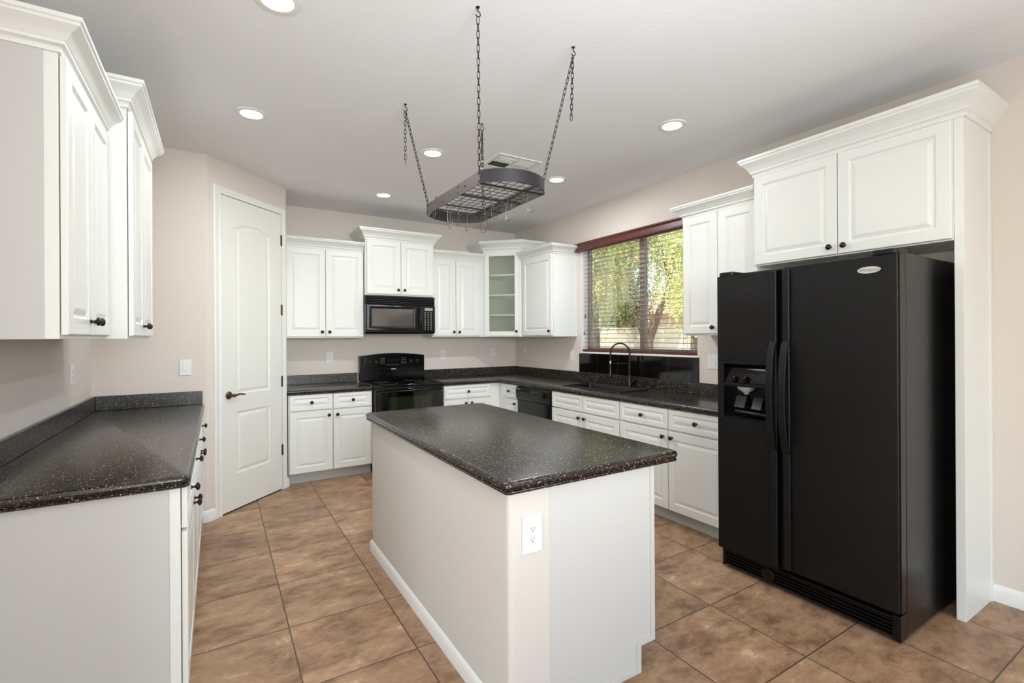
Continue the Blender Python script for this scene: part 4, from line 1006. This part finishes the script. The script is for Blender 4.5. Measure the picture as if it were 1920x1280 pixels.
# ---------------------------------------------------------------- outside the window
def ex(u_, dist):   # direction at image azimuth, at ground distance along view
    return Vector((math.sin(u_) * dist, math.cos(u_) * dist))
struct(MB().box(XR + .16, 40, -12, 40, -.25, -.15).build('ground', M['gravel']))
a = Vector((8.6, 13.4)); b = Vector((16.5, 9.0))
bw = thing('block_wall', 'cream painted block fence wall outside the kitchen window', 'wall', (a.x, a.y, -.15))
dv = (b - a); L = dv.length; th = math.atan2(dv.y, dv.x)
wl = MB(); rows = 9; bh_ = .2 ; bwid = .4
for rI in range(rows):
    x = -(rI % 2) * .2
    while x < L:
        wl.box(max(0, x) + .004, min(L, x + bwid) - .004, -.08, .08, rI * bh_ + .004, (rI + 1) * bh_ - .004); x += bwid
wl.box(0, L, -.07, .07, 0, rows * bh_ - .01).box(-.02, L, -.1, .1, rows * bh_, rows * bh_ + .05)
wl.build('masonry', M['block'], bw, rz=th)
a2 = Vector((8.6, 13.4)); 
fp = thing('fence_panel', 'pale gate panel at the left end of the outside fence wall', 'fence', (6.9, 12.5, -.15))
m_ = MB()
for i in range(12): m_.box(i * .14 + .004, i * .14 + .136, -.02, .02, .05, 1.86)
m_.box(0, 1.7, .02, .05, .4, .5).box(0, 1.7, .02, .05, 1.5, 1.6)
m_.build('boards', M['block'], fp, rz=.35); MB().box(-.06, .04, -.05, .05, 0, 1.92).build('post', M['post'], fp, rz=.35)
# trees
def at(px, py, dist):    # a place in the garden on a given bearing, given distance and height
    k = dist / F_PX
    q = r * ((px - 960) * k) + d * dist
    return Vector((q.x, q.y, CAM_H + (631 - py) * k))
def leaves(mb, centres, per, spread, size):
    for p, sp in centres:
        for i in range(per):
            c = p + Vector((random.gauss(0, sp), random.gauss(0, sp), random.gauss(0, sp * .8)))
            dx = Vector((random.uniform(-.35, .35), random.uniform(-.35, .35), -1)).normalized()
            for k in range(random.randint(3, 6)):
                c2 = c + dx * k * size * 1.1; n = Vector((random.gauss(0, 1), random.gauss(0, 1), random.gauss(0, .5))).normalized(); a = n.cross(dx).normalized() * size * .3; b_ = (dx + Vector((random.uniform(-.6, .6), random.uniform(-.6, .6), 0))).normalized() * size
                mb.add([c2 - a * .3, c2 + b_ * .5 - a, c2 + b_, c2 + b_ * .5 + a], [(0, 1, 2, 3)])
def tree(name, label, cat, root, limbs, crown_, mleaf, size=.1, per=60):
    t_ = thing(name, label, cat, root); tb = MB()
    for pts, r0, r1 in limbs:
        n = len(pts); tb.tube([Vector(p) - root for p in pts], [r0 + (r1 - r0) * i / (n - 1) for i in range(n)], 8)
    tb.build('trunk', M['bark'], t_, smooth=True)
    lf = MB(); leaves(lf, [(c - root, sp) for c, sp in crown_], per, 0, size); lf.build('foliage', mleaf, t_)
D_ = 15.5
root = at(1214, 631, D_); root.z = -.15
def L_(pp): return [root] + [at(a, b, D_) for a, b in pp]
cr_ = []
for i in range(105):
    px_ = random.uniform(1120, 1330); py_ = random.uniform(395, 560)
    if 1150 < px_ < 1256 and py_ > 492 and random.random() < .88: continue
    c = at(px_, py_, D_ + random.uniform(-1.2, 1.2)); cr_.append((c, .34))
tree('mesquite_tree', 'yellow-green desert tree with forked trunk seen through the window blind', 'tree', root,
     [(L_([(1213, 640), (1202, 606), (1188, 560), (1180, 515), (1166, 470), (1150, 430)]), .19, .04), (L_([(1216, 640), (1229, 604), (1246, 566), (1256, 530), (1262, 490), (1276, 440)]), .17, .035),
      ([at(1188, 560, D_), at(1196, 530, D_), at(1206, 490, D_), at(1222, 440, D_)], .06, .02), ([at(1256, 530, D_), at(1248, 500, D_), at(1240, 460, D_)], .045, .02), ([at(1180, 515, D_), at(1168, 505, D_), at(1145, 480, D_)], .04, .015)],
     cr_, M['leaf'], .11, 34)
root = at(1118, 631, 11.0); root.z = -.15
tree('garden_tree', 'green leafy tree at the left side of the view through the window', 'tree', root,
     [([root, at(1118, 600, 11), at(1112, 540, 11), at(1104, 480, 11)], .1, .03)], [(at(random.uniform(1085, 1148), random.uniform(425, 575), 11 + random.uniform(-.8, .8)), .26) for i in range(42)], M['leaf'], .08, 40)
root = at(1300, 631, 12.5); root.z = -.15
tree('garden_tree', 'yellow-green tree at the right side of the view through the window', 'tree', root,
     [([root, at(1302, 600, 12.5), at(1306, 540, 12.5), at(1300, 470, 12.5)], .1, .03)], [(at(random.uniform(1272, 1350), random.uniform(410, 590), 12.5 + random.uniform(-.8, .8)), .28) for i in range(44)], M['leaf'], .09, 36)
root = at(1142, 631, 19); root.z = -.15
tree('garden_shrub', 'darker green shrub behind the fence left of the tree trunk', 'shrub', root,
     [([root, at(1142, 600, 19), at(1146, 560, 19)], .1, .03)], [(at(random.gauss(1142, 20), random.gauss(560, 24), 19 + random.uniform(-.8, .8)), .4) for i in range(34)], M['leafdark'], .12, 50)
HS = thing('neighbour_house', 'tan house with a low hipped roof beyond the fence wall', 'house', (19.5, 20.0, -.15), -.55)
MB().box(-6, 6, -4, 4, 0, 2.6).build('walls', M['house'], HS)
MB().add([(-6.5, -4.5, 2.6), (6.5, -4.5, 2.6), (6.5, 4.5, 2.6), (-6.5, 4.5, 2.6), (-2.2, 0, 4.1), (2.2, 0, 4.1)], [(0, 1, 5, 4), (1, 2, 5), (2, 3, 4, 5), (3, 0, 4), (3, 2, 1, 0)]).build('roof', M['roof'], HS)
